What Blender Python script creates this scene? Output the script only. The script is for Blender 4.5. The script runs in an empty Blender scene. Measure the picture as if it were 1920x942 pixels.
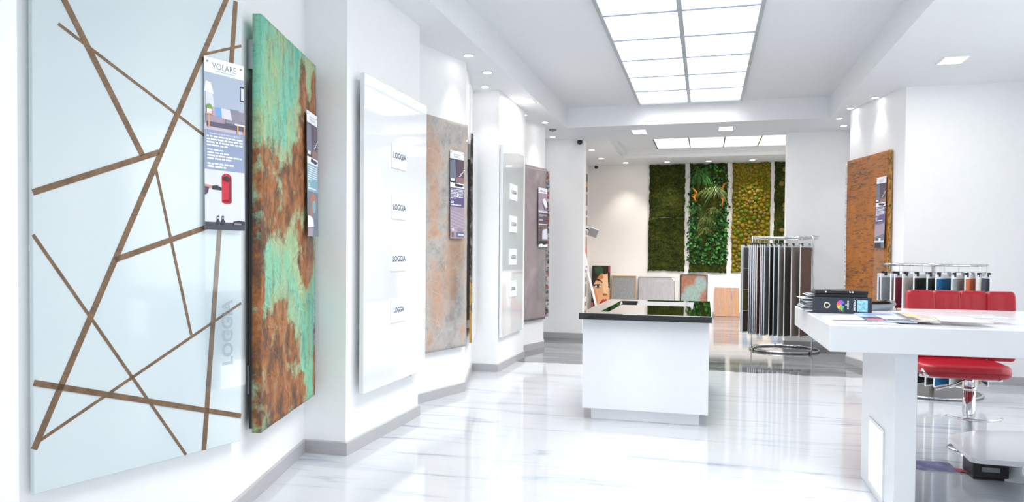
import bpy, math, random
from mathutils import Vector, Matrix, noise
random.seed(7)
S = bpy.context.scene
COL = S.collection
PI = math.pi

# ------------------------------------------------------------------ camera
YAW, PITCH, ROLL = -0.261272, -0.018862, -0.008094
cd = bpy.data.cameras.new('camera'); cam = bpy.data.objects.new('camera', cd); COL.objects.link(cam)
_f = Vector((math.sin(YAW)*math.cos(PITCH), math.cos(YAW)*math.cos(PITCH), math.sin(PITCH)))
_r = Vector((math.cos(YAW), -math.sin(YAW), 0)); _d = _f.cross(_r)
_c, _s = math.cos(ROLL), math.sin(ROLL)
_rr = _c*_r + _s*_d; _dd = -_s*_r + _c*_d
cam.matrix_world = Matrix(((_rr.x, -_dd.x, -_f.x, 0), (_rr.y, -_dd.y, -_f.y, 0), (_rr.z, -_dd.z, -_f.z, 1.4), (0, 0, 0, 1)))
cd.sensor_fit = 'HORIZONTAL'; cd.sensor_width = 36; cd.lens = 1356.84/1920*36
cd.shift_y = (504.45-471)/1920; cd.clip_start = 0.05; cd.clip_end = 200
S.camera = cam

# ------------------------------------------------------------------ world / exposure
W = bpy.data.worlds.new('world'); S.world = W; W.use_nodes = True
bg = W.node_tree.nodes['Background']; bg.inputs[0].default_value = (0.93, 0.97, 1.0, 1); bg.inputs[1].default_value = 2.1
S.view_settings.view_transform = 'Standard'; S.view_settings.look = 'None'
S.view_settings.gamma = 1; S.view_settings.use_curve_mapping = False
S.view_settings.exposure = 0.42
SKYLIGHT = 1.0      # main room luminous ceiling
REARLIGHT = 1.2     # rear room luminous ceiling
S.cycles.use_denoising = True
S.cycles.max_bounces = 10; S.cycles.diffuse_bounces = 6; S.cycles.glossy_bounces = 5
S.cycles.transparent_max_bounces = 16; S.cycles.caustics_reflective = False; S.cycles.caustics_refractive = False
S.cycles.sample_clamp_indirect = 6

# ------------------------------------------------------------------ helpers
def lin(h):
    h = h.lstrip('#'); o = []
    for i in (0, 2, 4):
        c = int(h[i:i+2], 16)/255
        o.append(c/12.92 if c <= .04045 else ((c+.055)/1.055)**2.4)
    return (*o, 1)

_M = {}
def mat(name, hexc, rough=.5, metal=0., spec=.5, coat=0., emit=None, es=0., trans=0., bump=None, sheen=0.):
    if name in _M: return _M[name]
    m = bpy.data.materials.new(name); m.use_nodes = True; _M[name] = m
    nt = m.node_tree; p = nt.nodes['Principled BSDF']
    p.inputs['Base Color'].default_value = lin(hexc); p.inputs['Roughness'].default_value = rough
    p.inputs['Metallic'].default_value = metal; p.inputs['Specular IOR Level'].default_value = spec
    p.inputs['Coat Weight'].default_value = coat; p.inputs['Coat Roughness'].default_value = .03
    p.inputs['Sheen Weight'].default_value = sheen
    if emit: p.inputs['Emission Color'].default_value = lin(emit); p.inputs['Emission Strength'].default_value = es
    # slight procedural variation in tone and relief
    tc = nt.nodes.new('ShaderNodeTexCoord'); n = nt.nodes.new('ShaderNodeTexNoise')
    sc, st = bump if bump else (14, 0)
    n.inputs['Scale'].default_value = sc; n.inputs['Detail'].default_value = 4
    nt.links.new(tc.outputs['Object'], n.inputs['Vector'])
    if st:
        b = nt.nodes.new('ShaderNodeBump'); b.inputs['Strength'].default_value = st; b.inputs['Distance'].default_value = .01
        nt.links.new(n.outputs['Fac'], b.inputs['Height']); nt.links.new(b.outputs['Normal'], p.inputs['Normal'])
    mx = nt.nodes.new('ShaderNodeMix'); mx.data_type = 'RGBA'
    c = lin(hexc); v = .10 if st else .025
    mx.inputs['A'].default_value = (*[x*(1-v) for x in c[:3]], 1); mx.inputs['B'].default_value = (*[min(1, x*(1+v)) for x in c[:3]], 1)
    nt.links.new(n.outputs['Fac'], mx.inputs['Factor']); nt.links.new(mx.outputs['Result'], p.inputs['Base Color'])
    return m

class NG:
    """small node-graph writer for the richer materials"""
    def __init__(s, name):
        s.m = bpy.data.materials.new(name); s.m.use_nodes = True; s.nt = s.m.node_tree
        s.p = s.nt.nodes['Principled BSDF']; _M[name] = s.m
        s.tc = s.nt.nodes.new('ShaderNodeTexCoord')
    def link(s, a, b): s.nt.links.new(a, b)
    def mapping(s, scale=(1, 1, 1), loc=(0, 0, 0), src='Object', rot=(0, 0, 0)):
        n = s.nt.nodes.new('ShaderNodeMapping'); n.inputs['Scale'].default_value = scale; n.inputs['Location'].default_value = loc
        n.inputs['Rotation'].default_value = rot
        s.link(s.tc.outputs[src], n.inputs['Vector']); return n.outputs[0]
    def noise(s, vec, scale, detail=5, rough=.55, dist=0.):
        n = s.nt.nodes.new('ShaderNodeTexNoise'); n.inputs['Scale'].default_value = scale; n.inputs['Detail'].default_value = detail
        n.inputs['Roughness'].default_value = rough; n.inputs['Distortion'].default_value = dist; s.link(vec, n.inputs['Vector']); return n.outputs['Fac']
    def voronoi(s, vec, scale, feat='F1'):
        n = s.nt.nodes.new('ShaderNodeTexVoronoi'); n.feature = feat; n.inputs['Scale'].default_value = scale; s.link(vec, n.inputs['Vector']); return n
    def ramp(s, fac, stops):
        n = s.nt.nodes.new('ShaderNodeValToRGB'); e = n.color_ramp.elements
        while len(e) < len(stops): e.new(.5)
        for el, (p, c) in zip(e, stops):
            el.position = p; el.color = lin(c) if isinstance(c, str) else (c, c, c, 1)
        s.link(fac, n.inputs[0]); return n.outputs[0]
    def math(s, op, a, b=None, clamp=False):
        n = s.nt.nodes.new('ShaderNodeMath'); n.operation = op; n.use_clamp = clamp
        for i, x in enumerate((a, b)):
            if x is None: continue
            if isinstance(x, (int, float)): n.inputs[i].default_value = x
            else: s.link(x, n.inputs[i])
        return n.outputs[0]
    def mix(s, fac, a, b, mode='MIX'):
        n = s.nt.nodes.new('ShaderNodeMix'); n.data_type = 'RGBA'; n.blend_type = mode
        for key, x in (('Factor', fac), ('A', a), ('B', b)):
            if isinstance(x, str): n.inputs[key].default_value = lin(x)
            elif isinstance(x, (int, float)): n.inputs[key].default_value = x
            else: s.link(x, n.inputs[key])
        return n.outputs['Result']
    def sep(s, vec):
        n = s.nt.nodes.new('ShaderNodeSeparateXYZ'); s.link(vec, n.inputs[0]); return n.outputs
    def bump(s, h, strength=.5, dist=.01):
        n = s.nt.nodes.new('ShaderNodeBump'); n.inputs['Strength'].default_value = strength; n.inputs['Distance'].default_value = dist
        s.link(h, n.inputs['Height']); s.link(n.outputs[0], s.p.inputs['Normal'])
    def out(s, col, rough=.5, metal=0., coat=0., spec=.5):
        if isinstance(col, str): s.p.inputs['Base Color'].default_value = lin(col)
        else: s.link(col, s.p.inputs['Base Color'])
        if isinstance(rough, (int, float)): s.p.inputs['Roughness'].default_value = rough
        else: s.link(rough, s.p.inputs['Roughness'])
        s.p.inputs['Metallic'].default_value = metal; s.p.inputs['Coat Weight'].default_value = coat
        s.p.inputs['Specular IOR Level'].default_value = spec
        return s.m
    def blobs(s, vec, pts, warp=.12, wscale=5, soft=.35):
        """irregular patches of wear: union of noise-warped ellipses in the object's own x/z plane"""
        n1 = s.math('MULTIPLY', s.math('SUBTRACT', s.noise(vec, wscale, 6, .65), .5), warp*4)
        o = s.sep(vec); acc = None
        for (x, z, rx, rz) in pts:
            a = s.math('POWER', s.math('DIVIDE', s.math('ABSOLUTE', s.math('SUBTRACT', o[0], x)), rx), 2)
            b = s.math('POWER', s.math('DIVIDE', s.math('ABSOLUTE', s.math('SUBTRACT', o[2], z)), rz), 2)
            d = s.math('SUBTRACT', 1.0, s.math('ADD', a, b))
            acc = d if acc is None else s.math('MAXIMUM', acc, d)
        v = s.math('ADD', acc, s.math('MULTIPLY', n1, 3.0))
        return s.ramp(s.math('ADD', s.math('MULTIPLY', v, soft), .5, True), [(.38, 0.), (.62, 1.)])

class MB:
    def __init__(s): s.v = []; s.f = []; s.mi = []
    def add(s, vs, fs, m=0, M=None):
        k = len(s.v)
        for v in vs: s.v.append(tuple(M @ Vector(v)) if M is not None else tuple(v))
        for f in fs: s.f.append([k+i for i in f]); s.mi.append(m)
        return s
    def box(s, a, b, m=0, M=None):
        (x0, y0, z0), (x1, y1, z1) = a, b
        return s.add([(x0, y0, z0), (x1, y0, z0), (x1, y1, z0), (x0, y1, z0), (x0, y0, z1), (x1, y0, z1), (x1, y1, z1), (x0, y1, z1)],
                     [(0, 3, 2, 1), (4, 5, 6, 7), (0, 1, 5, 4), (1, 2, 6, 5), (2, 3, 7, 6), (3, 0, 4, 7)], m, M)
    def bbox(s, a, b, c=.004, m=0, M=None):
        """box with chamfered edges"""
        (x0, y0, z0), (x1, y1, z1) = a, b
        c = min(c, (x1-x0)*.45, (y1-y0)*.45, (z1-z0)*.45)
        X, Y, Z = (x0, x1), (y0, y1), (z0, z1); vs = []; idx = {}
        for i in (0, 1):
            for j in (0, 1):
                for k in (0, 1):
                    si, sj, sk = (c, -c)[i], (c, -c)[j], (c, -c)[k]
                    idx[i, j, k] = len(vs)
                    vs += [(X[i], Y[j]+sj, Z[k]+sk), (X[i]+si, Y[j], Z[k]+sk), (X[i]+si, Y[j]+sj, Z[k])]
        fs = []
        g = lambda i, j, k, a: idx[i, j, k]+a
        for i in (0, 1):
            q = [g(i, 0, 0, 0), g(i, 1, 0, 0), g(i, 1, 1, 0), g(i, 0, 1, 0)]; fs.append(q if i else q[::-1])
            q = [g(0, i, 0, 1), g(0, i, 1, 1), g(1, i, 1, 1), g(1, i, 0, 1)]; fs.append(q if i else q[::-1])
            q = [g(0, 0, i, 2), g(1, 0, i, 2), g(1, 1, i, 2), g(0, 1, i, 2)]; fs.append(q if i else q[::-1])
        for i in (0, 1):
            for j in (0, 1):
                q = [g(i, j, 0, 0), g(i, j, 1, 0), g(i, j, 1, 1), g(i, j, 0, 1)]; fs.append(q if (i ^ j) else q[::-1])
                q = [g(i, 0, j, 0), g(i, 1, j, 0), g(i, 1, j, 2), g(i, 0, j, 2)]; fs.append(q[::-1] if (i ^ j) else q)
                q = [g(0, i, j, 1), g(1, i, j, 1), g(1, i, j, 2), g(0, i, j, 2)]; fs.append(q if (i ^ j) else q[::-1])
                for k in (0, 1):
                    t = [g(i, j, k, 0), g(i, j, k, 1), g(i, j, k, 2)]; fs.append(t if (i+j+k) % 2 else t[::-1])
        return s.add(vs, fs, m, M)
    def prism(s, poly, z0, z1, m=0, M=None):
        n = len(poly); vs = [(x, y, z0) for x, y in poly]+[(x, y, z1) for x, y in poly]
        fs = [tuple(range(n-1, -1, -1)), tuple(range(n, 2*n))]+[(i, (i+1) % n, n+(i+1) % n, n+i) for i in range(n)]
        return s.add(vs, fs, m, M)
    def tube(s, pts, r, n=8, m=0, M=None, closed=False, cap=True):
        P = [Vector(p) for p in pts]; N = len(P); vs = []; fs = []
        up = Vector((0, 0, 1)); prev = None
        for i in range(N):
            if closed: t = P[(i+1) % N]-P[i-1]
            else: t = P[min(i+1, N-1)]-P[max(i-1, 0)]
            t.normalize()
            if prev is None:
                a = up.cross(t)
                if a.length < 1e-3: a = Vector((1, 0, 0))
            else: a = prev-t*prev.dot(t)
            a.normalize(); prev = a; b = t.cross(a)
            rr = r[i] if isinstance(r, (list, tuple)) else r
            for k in range(n):
                q = 2*PI*k/n; vs.append(P[i]+a*math.cos(q)*rr+b*math.sin(q)*rr)
        for i in range(N if closed else N-1):
            j = (i+1) % N
            for k in range(n): fs.append((i*n+k, i*n+(k+1) % n, j*n+(k+1) % n, j*n+k))
        if cap and not closed: fs += [tuple(range(n-1, -1, -1)), tuple(range((N-1)*n, N*n))]
        return s.add(vs, fs, m, M)
    def lathe(s, prof, n=24, m=0, M=None, c=(0, 0, 0)):
        vs = []; fs = []
        for r, z in prof:
            for k in range(n):
                q = 2*PI*k/n; vs.append((c[0]+r*math.cos(q), c[1]+r*math.sin(q), c[2]+z))
        for i in range(len(prof)-1):
            for k in range(n): fs.append((i*n+k, i*n+(k+1) % n, (i+1)*n+(k+1) % n, (i+1)*n+k))
        fs.append(tuple(range(n-1, -1, -1))); fs.append(tuple(range((len(prof)-1)*n, len(prof)*n)))
        return s.add(vs, fs, m, M)
    # flat print on an upright sheet: x right, z up, facing -y
    def flat(s, pts, k=1, m=0, step=.0004):
        return s.add([(x, -k*step, z) for x, z in pts], [tuple(range(len(pts)))], m)
    def frect(s, x0, z0, x1, z1, k=1, m=0): return s.flat([(x0, z0), (x1, z0), (x1, z1), (x0, z1)], k, m)
    def fell(s, x, z, rx, rz, k=1, m=0, n=18): return s.flat([(x+rx*math.cos(2*PI*i/n), z+rz*math.sin(2*PI*i/n)) for i in range(n)], k, m)

def obj(name, mb, m, parent=None, smooth=False, loc=None, rz=0, label=None):
    if isinstance(mb, MB):
        me = bpy.data.meshes.new(name); me.from_pydata([tuple(v) for v in mb.v], [], mb.f); me.validate()
        ms = m if isinstance(m, (list, tuple)) else [m]
        for x in ms: me.materials.append(x)
        if len(ms) > 1 and len(me.polygons) == len(mb.mi): me.polygons.foreach_set('material_index', mb.mi)
        if smooth: me.polygons.foreach_set('use_smooth', [True]*len(me.polygons))
        me.update()
    else: me = mb
    o = bpy.data.objects.new(name, me); COL.objects.link(o)
    if parent: o.parent = parent
    if loc: o.location = loc
    if rz: o.rotation_euler = (0, 0, rz)
    if label: o['label'] = label
    return o
def smooth_by_angle(o, ang=40):
    try:
        me = o.data; me.polygons.foreach_set('use_smooth', [True]*len(me.polygons)); me.set_sharp_from_angle(angle=math.radians(ang))
    except Exception: pass
    return o
def tag(o, label, cat, group=None):
    o['label'] = label; o['category'] = cat
    if group: o['group'] = group
    return o
def thing(name, label, cat, loc=(0, 0, 0), rz=0, group=None):
    o = bpy.data.objects.new(name, None); COL.objects.link(o); o.location = loc; o.rotation_euler = (0, 0, rz); o.empty_display_size = .1
    return tag(o, label, cat, group)
def struct(name, mb, m, parent=None, smooth=False):
    o = obj(name, mb, m, parent, smooth)
    if not parent: o['kind'] = 'structure'
    return o
_TX = {}
def text_data(txt, size, sx=1., bold=0.):
    """letters as a flat mesh in x/z, facing -y, centred on the origin"""
    c = bpy.data.curves.new('t', 'FONT'); c.body = txt; c.size = size; c.align_x = 'CENTER'; c.align_y = 'CENTER'; c.offset = bold; c.resolution_u = 3
    o = bpy.data.objects.new('t', c); COL.objects.link(o)
    dg = bpy.context.evaluated_depsgraph_get(); me = bpy.data.meshes.new_from_object(o.evaluated_get(dg))
    vs = [(v.co.x*sx, 0, v.co.y) for v in me.vertices]; fs = [tuple(p.vertices) for p in me.polygons]
    bpy.data.objects.remove(o); bpy.data.curves.remove(c); bpy.data.meshes.remove(me)
    return vs, fs
def add_text(mb, txt, size, x, z, k=2, m=0, sx=1., bold=0., rot=0., flip=False, step=.0004):
    vs, fs = text_data(txt, size, sx, bold); c, s = math.cos(rot), math.sin(rot)
    out = []
    for a, _, b in vs:
        if flip: a = -a
        out.append((x+a*c-b*s, -k*step, z+a*s+b*c))
    if flip: fs = [f[::-1] for f in fs]
    return mb.add(out, fs, m)
def dup(root, loc, rz=0, label=None):
    r = root.copy(); COL.objects.link(r); r.location = loc; r.rotation_euler = (0, 0, rz)
    if label: r['label'] = label
    for ch in list(root.children):
        c = ch.copy(); COL.objects.link(c); c.parent = r
        for g in list(ch.children):
            d = g.copy(); COL.objects.link(d); d.parent = c
    return r

# ------------------------------------------------------------------ materials
wallM = mat('white_wall_paint', '#f3f4f5', .55, spec=.3)
ceilM = mat('white_ceiling_paint', '#ebedef', .7, spec=.2)
skirtM = NG('grey_skirting'); v = skirtM.mapping((2, 2, 60)); skirtM = skirtM.out(skirtM.ramp(skirtM.noise(v, 3), [(.3, '#a9a9ab'), (.7, '#b6b6b8')]), .45)
glossW = mat('white_gloss_lacquer', '#e4e7ea', .06, coat=1.)
cabW = mat('white_cabinet_gloss', '#e2e4e7', .12, coat=.6)
tabW = mat('white_table_lacquer', '#e3e6e9', .2, coat=.2)
chrome = mat('chrome', '#d8dadc', .08, metal=1.)
steel = mat('brushed_steel', '#a9adb2', .28, metal=1.)
blackG = mat('black_gloss', '#050607', .03, coat=1.)
blackP = mat('black_plastic', '#101216', .35)
whiteP = mat('white_plastic', '#f0f1f2', .4)
greyP = mat('grey_plastic', '#8d9299', .4)
paper = mat('white_paper', '#eef1f4', .45)
ink = mat('dark_blue_ink', '#3d4f6e', .5)
lightInk = mat('pale_grey_ink', '#c9d0dc', .5)
blackI = mat('black_ink', '#15181c', .5)
whiteI = mat('white_ink', '#f4f6fa', .5)
glowM = mat('luminous_diffuser', '#ffffff', .5, emit='#ffffff', es=SKYLIGHT)
glowR = mat('rear_luminous_diffuser', '#ffffff', .5, emit='#fff6ee', es=REARLIGHT)
lampM = mat('downlight_lens', '#ffffff', .5, emit='#fffaf2', es=14)
lampS = mat('square_light_lens', '#ffffff', .5, emit='#fffaf2', es=8)
glowInset = mat('glowing_inset', '#ffffff', .5, emit='#ffffff', es=2.2)
alu = mat('aluminium_bar', '#b9c0c6', .4, metal=.3)

def acrylic():
    g = NG('clear_acrylic'); nt = g.nt
    tr = nt.nodes.new('ShaderNodeBsdfTransparent'); tr.inputs[0].default_value = (.97, .98, .985, 1)
    gl = nt.nodes.new('ShaderNodeBsdfGlossy'); gl.inputs['Roughness'].default_value = .05
    mx = nt.nodes.new('ShaderNodeMixShader'); mx.inputs[0].default_value = .05; g.link(tr.outputs[0], mx.inputs[1]); g.link(gl.outputs[0], mx.inputs[2])
    nt.links.new(mx.outputs[0], nt.nodes['Material Output'].inputs[0]); return g.m
acry = acrylic()
def frosted():
    g = NG('frosted_print'); nt = g.nt
    tr = nt.nodes.new('ShaderNodeBsdfTransparent'); df = nt.nodes.new('ShaderNodeBsdfDiffuse'); df.inputs[0].default_value = lin('#8c97a3')
    mx = nt.nodes.new('ShaderNodeMixShader'); mx.inputs[0].default_value = .42; g.link(tr.outputs[0], mx.inputs[1]); g.link(df.outputs[0], mx.inputs[2])
    nt.links.new(mx.outputs[0], nt.nodes['Material Output'].inputs[0]); return g.m
frost = frosted()

# floor: white marble-effect resin turning to polished grey towards the back
g = NG('polished_resin_floor'); P = g.mapping((1, 1, 1))
o3 = g.sep(P)
st = g.mapping((.45, 3.6, 1)); n1 = g.noise(st, 1.5, 8, .62, 1.0); n2 = g.noise(g.mapping((.8, 12, 1), (3, 1, 0)), 1.3, 6, .6, .3)
white = g.ramp(n1, [(.33, '#9aa2ac'), (.39, '#b7bdc4'), (.46, '#c3c6cb'), (.75, '#c7cacd')])
vein = g.ramp(n2, [(.25, '#b4bac3'), (.30, '#eff1f4'), (.36, '#ffffff')])
white = g.mix(1., white, vein, 'MULTIPLY')
gn = g.noise(g.mapping((.35, 2.2, 1), (1, 4, 0)), 1.8, 8, .65, .8)
grey = g.ramp(gn, [(.30, '#43474b'), (.5, '#63676b'), (.70, '#8f9397')])
bn = g.math('MULTIPLY', g.math('SUBTRACT', g.noise(g.mapping((1.3, .2, 1)), 2.2, 3), .5), .45)
yb = g.math('ADD', o3[1], bn)
fac = g.math('MULTIPLY', g.math('SUBTRACT', yb, 9.17), 18, True)
floorM = g.out(g.mix(fac, white, grey), .07, coat=0., spec=.55)

# ------------------------------------------------------------------ structure
CZ = 3.36
mb = MB(); mb.box((-3.6, -4, -.12), (5.2, 18.2, 0)); struct('floor', mb, floorM)

# left wall: pilasters with angled wedges between them
XP, XB = -2.395, -2.72
base = [(-2.395, -3.6)]
for k, y in enumerate((0.76, 4.53, 8.30)):
    base += [(XB, y-.001), (XP, y), (XP, y+1.3), (XB, y+1.301), (XP+.012, y+2.5)]
base += [(XB, 12.1)]
def ribbon(pts, z0, z1, th, side):
    """vertical wall of thickness th behind a plan polyline"""
    mb = MB()
    n = len(pts)
    back = [(side, pts[0][1])] + [(side, pts[-1][1])]
    poly = pts + [back[1], back[0]]
    mb.prism(poly, z0, z1); return mb
struct('wall_left', ribbon(base, 0, 3.8, .2, -3.3), wallM)
def skirting(pts, h=.095, t=.016):
    mb = MB(); P = [Vector((x, y)) for x, y in pts]; out = []
    for i, p in enumerate(P):
        ns = []
        if i > 0: d = (P[i]-P[i-1]).normalized(); ns.append(Vector((d.y, -d.x)))
        if i < len(P)-1: d = (P[i+1]-P[i]).normalized(); ns.append(Vector((d.y, -d.x)))
        if len(ns) == 2:
            b = ns[0]+ns[1]; b = b/max(b.length_squared, .2)*2/1 if False else b*(1/max(.35, 1+ns[0].dot(ns[1])))
        else: b = ns[0]
        out.append(p+b*t)
    for i in range(len(P)-1):
        a, b, c, d = P[i], P[i+1], out[i+1], out[i]
        mb.add([(a.x, a.y, 0), (b.x, b.y, 0), (c.x, c.y, 0), (d.x, d.y, 0), (a.x, a.y, h), (b.x, b.y, h), (c.x, c.y, h-.006), (d.x, d.y, h-.006)],
               [(0, 1, 2, 3), (4, 7, 6, 5), (3, 2, 6, 7), (0, 3, 7, 4), (1, 5, 6, 2)])
    return mb
struct('baseboard_left', skirting(base), skirtM)

# partition with the wide opening to the rear room
YP = 12.1
mb = MB(); mb.box((-3.3, YP, 0), (-2.0, YP+.25, 3.8)); struct('wall_partition_left', mb, wallM)
mb = MB(); mb.box((1.215, YP, 0), (5.0, YP+.25, 3.8)); struct('wall_partition_right', mb, wallM)
struct('baseboard_partition_left', skirting([(-2.72, YP), (-2.0, YP), (-2.0, YP+.25)]), skirtM)
struct('baseboard_partition_right', skirting([(1.215, YP+.25), (1.215, YP), (2.3, YP)]), skirtM)
# right wall: wedge and the wall face that steps out to the wider front of the shop
rw = [(2.2, YP), (1.83, 10.45), (2.19, 9.18), (3.9, 9.18)]
mb = MB(); mb.prism([(2.2, YP), (1.83, 10.45), (2.19, 9.18), (4.1, 9.18), (4.1, YP)][::-1], 0, 3.8); struct('wall_right', mb, wallM)
struct('baseboard_right', skirting(rw), skirtM)
# unseen side wall, right and behind; window openings added to let daylight in
mb = MB(); x0, x1 = 3.9, 4.1
mb.box((x0, -3.8, 0), (x1, 9.18, .35)); mb.box((x0, -3.8, 3.05), (x1, 9.18, 3.8))
for y, w_ in ((-3.8, 1.2), (-.9, .35), (1.2, 3.3), (6.1, .2), (7.4, 1.78)): mb.box((x0, y, .35), (x1, y+w_, 3.05))
struct('wall_side_added_windows', mb, wallM)
mb = MB(); mb.box((-3.3, -3.8, 0), (4.1, -3.6, .25)); mb.box((-3.3, -3.8, 3.05), (4.1, -3.6, 3.8))  # unseen front wall; its openings are added for daylight too
for x, w_ in ((-3.3, 1.3), (-.9, 1.0), (1.0, 3.1)): mb.box((x, -3.8, .25), (x+w_, -3.6, 3.05))
struct('wall_front_added_windows', mb, wallM)

# ceilings
TZ = 3.66
mb = MB(); mb.box((-3.3, -3.8, TZ), (4.1, 12.3, TZ+.14)); struct('ceiling', mb, ceilM)
mb = MB(); mb.box((-3.3, -3.8, CZ), (-2.09, 12.35, TZ)); struct('trim_soffit_left', mb, ceilM)
mb = MB(); mb.box((1.65, -3.8, CZ), (4.1, 12.35, TZ)); struct('trim_soffit_right', mb, ceilM)
mb = MB(); mb.box((-2.09, 10.97, CZ), (1.65, 12.35, TZ)); struct('trim_soffit_beam', mb, ceilM)
mb = MB(); mb.box((-2.09, -3.8, CZ), (1.65, 1.2, TZ)); struct('trim_soffit_front', mb, ceilM)

# rear room
RW = mat('rear_wall_paint', '#ece9e6', .6, spec=.25)
mb = MB(); mb.box((-3.0, 17.8, 0), (4.4, 18.0, 4.0)); struct('wall_rear', mb, RW)
mb = MB(); mb.box((-3.0, YP+.25, 0), (-2.8, 17.8, 4.0)); struct('wall_rear_left', mb, RW)
mb = MB(); mb.box((4.2, YP+.25, 0), (4.4, 17.8, 4.0)); struct('wall_rear_right', mb, RW)
struct('baseboard_rear', skirting([(-2.8, YP+.25), (-2.8, 17.8), (4.2, 17.8)]), skirtM)
RZ = 3.62
mb = MB(); mb.box((-3.0, 12.35, 3.78), (4.4, 18.0, 3.9)); struct('ceiling_rear', mb, ceilM)
mb = MB(); mb.box((-2.8, 12.35, RZ), (-1.85, 17.8, 3.78)); struct('trim_rear_soffit_left', mb, ceilM)
mb = MB(); mb.box((-1.85, 16.6, RZ), (4.2, 17.8, 3.78)); struct('trim_rear_soffit_back', mb, ceilM)
mb = MB(); mb.box((-1.85, 12.35, RZ), (4.2, 13.3, 3.78)); struct('trim_rear_soffit_front', mb, ceilM)
# small stepped lip round the rear tray
mb = MB(); mb.box((-1.85, 16.52, 3.69), (4.2, 16.6, 3.78)); mb.box((-1.85, 13.3, 3.69), (-1.77, 16.52, 3.78)); struct('trim_rear_cove_lip', mb, ceilM)

# ------------------------------------------------------------------ luminous ceilings (panes are parts)
sk = thing('luminous_ceiling', 'large luminous ceiling of two columns of white panes above the black-topped island', 'ceiling light', (0, 0, TZ))
pane_mb = MB(); pane_mb.box((-.337, -.396, -.012), (.337, .396, -.004)); pane_me = None
for j in range(11):  # rows nearest the camera are unseen, added to brighten that end
    y = 10.837-.403-.806*j
    for cx in (-.6155, .106):
        if pane_me is None:
            o = obj('pane', pane_mb, glowM, sk, loc=(cx, y, 0)); pane_me = o.data
        else: obj('pane', pane_me, None, sk, loc=(cx, y, 0))
yE = 10.837; yS = y-.403
mb = MB(); mb.box((-.277, yS, -.03), (-.235, yE, 0)); obj('centre_bar', mb, alu, sk)
for j in range(1, 11):
    for xa, xb in ((-.954, -.277), (-.235, .445)):
        mb = MB(); yj = yE-.806*j; mb.box((xa, yj-.009, -.022), (xb, yj+.009, -.012)); obj('cross_bar', mb, mat('seam_bar', '#8f9fb6', .5), sk)
for xx in (-.99, .445): mb = MB(); mb.box((xx, yS, -.03), (xx+.036, yE, 0)); obj('side_bar', mb, alu, sk)
mb = MB(); mb.box((-.99, yE, -.03), (.481, yE+.012, 0)); obj('end_bar', mb, alu, sk)
def panel_lamp(parent, x, y, z, sx, sy, power, col, spread):
    l = bpy.data.lights.new('panel_light', 'AREA'); l.shape = 'RECTANGLE'; l.size = sx; l.size_y = sy; l.energy = power; l.color = col; l.spread = math.radians(spread)
    o = bpy.data.objects.new('panel_light', l); COL.objects.link(o); o.parent = parent; o.location = (x, y, z)
panel_lamp(sk, -.255, (yS+yE)/2, -.034, 1.40, yE-yS-.02, 140, (.99, .995, 1), 135)
sr = thing('luminous_ceiling', 'smaller luminous ceiling of white panes in the rear room above the moss panels', 'ceiling light', (0, 0, 3.78))
pm = MB(); pm.box((-.335, -.39, -.02), (.335, .39, -.006)); pme = None
for j in range(4):
    y = 16.15-.39-.79*j
    for i in range(6):
        x = -1.03+.335+.69*i
        if pme is None: o = obj('pane', pm, glowR, sr, loc=(x, y, 0)); pme = o.data
        else: obj('pane', pme, None, sr, loc=(x, y, 0))
for i in range(7): mb = MB(); mb.box((-1.042+.69*i-.012, 13.0+.3, -.035), (-1.042+.69*i+.012, 16.15, 0)); obj('bar', mb, steel, sr)
mb = MB(); mb.box((-1.05, 16.15, -.035), (3.1, 16.17, 0)); obj('bar', mb, steel, sr)

panel_lamp(sr, 1.0, 14.7, -.04, 4.0, 2.8, 270, (1, .95, .9), 120)
# ------------------------------------------------------------------ downlights
def downlight(x, y, z, r, label, power, warm=False, spot=70, tilt=None):
    t = thing('downlight', label, 'downlight', (x, y, z), group='recessed downlights')
    mb = MB(); mb.lathe([(r*.78, -.002), (r, -.002), (r*1.02, -.008), (r*.8, -.010), (r*.78, -.002)], 20); obj('trim_ring', mb, whiteP, t, True)
    mb = MB(); mb.lathe([(r*.02, -.0105), (r*.78, -.009), (r*.78, -.003)], 20); obj('lens', mb, lampM, t)
    if power:
        l = bpy.data.lights.new('spot', 'SPOT'); l.energy = power; l.spot_size = math.radians(spot); l.spot_blend = .9; l.shadow_soft_size = .04
        l.color = (1, .91, .82) if warm else (1, .97, .93)
        o = bpy.data.objects.new('lamp', l); COL.objects.link(o); o.parent = t; o.location = (0, 0, -.03)
        if tilt: o.rotation_euler = tilt
for x, y, lab in [(-2.27, 6.78, 'round downlight nearest the camera above the stone-effect panel'),
                  (-2.28, 7.44, 'round downlight above the thin dark panel with gold edge'),
                  (-2.50, 8.07, 'round downlight in the recess before the second white panel'),
                  (-2.47, 9.80, 'tiny half-hidden downlight beside the second white pilaster'),
                  (-2.30, 10.42, 'round downlight above the mauve panel on the left'),
                  (-2.46, 11.72, 'round downlight in the left corner before the opening')]:
    downlight(x, y, CZ, .055, lab, 12)
for x, y, lab in [(1.97, 9.68, 'right hand round downlight above the orange rust panel'),
                  (1.80, 10.30, 'round downlight over the far edge of the orange panel'),
                  (1.79, 11.03, 'round downlight next to the ceiling beam on the right'),
                  (1.95, 11.64, 'round downlight in the right corner by the partition')]:
    downlight(x, y, CZ, .05, lab, 12)
for x, y, lab, w in [(-2.33, 15.08, 'rear room downlight nearest the opening on the left', 1), (-2.32, 16.45, 'rear room downlight over the leaning portrait', 1),
                  (-1.86, 17.3, 'rear room downlight over the bare wall beside the first moss panel', 1), (-.90, 17.35, 'rear room downlight above the plain dark moss panel', 1),
                  (.04, 17.38, 'rear room downlight above the leafy plant panel', 1), (1.0, 17.38, 'rear room downlight above the ball moss panel', 1)]:
    downlight(x, y, RZ, .075, lab, 70, True, 84)
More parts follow.
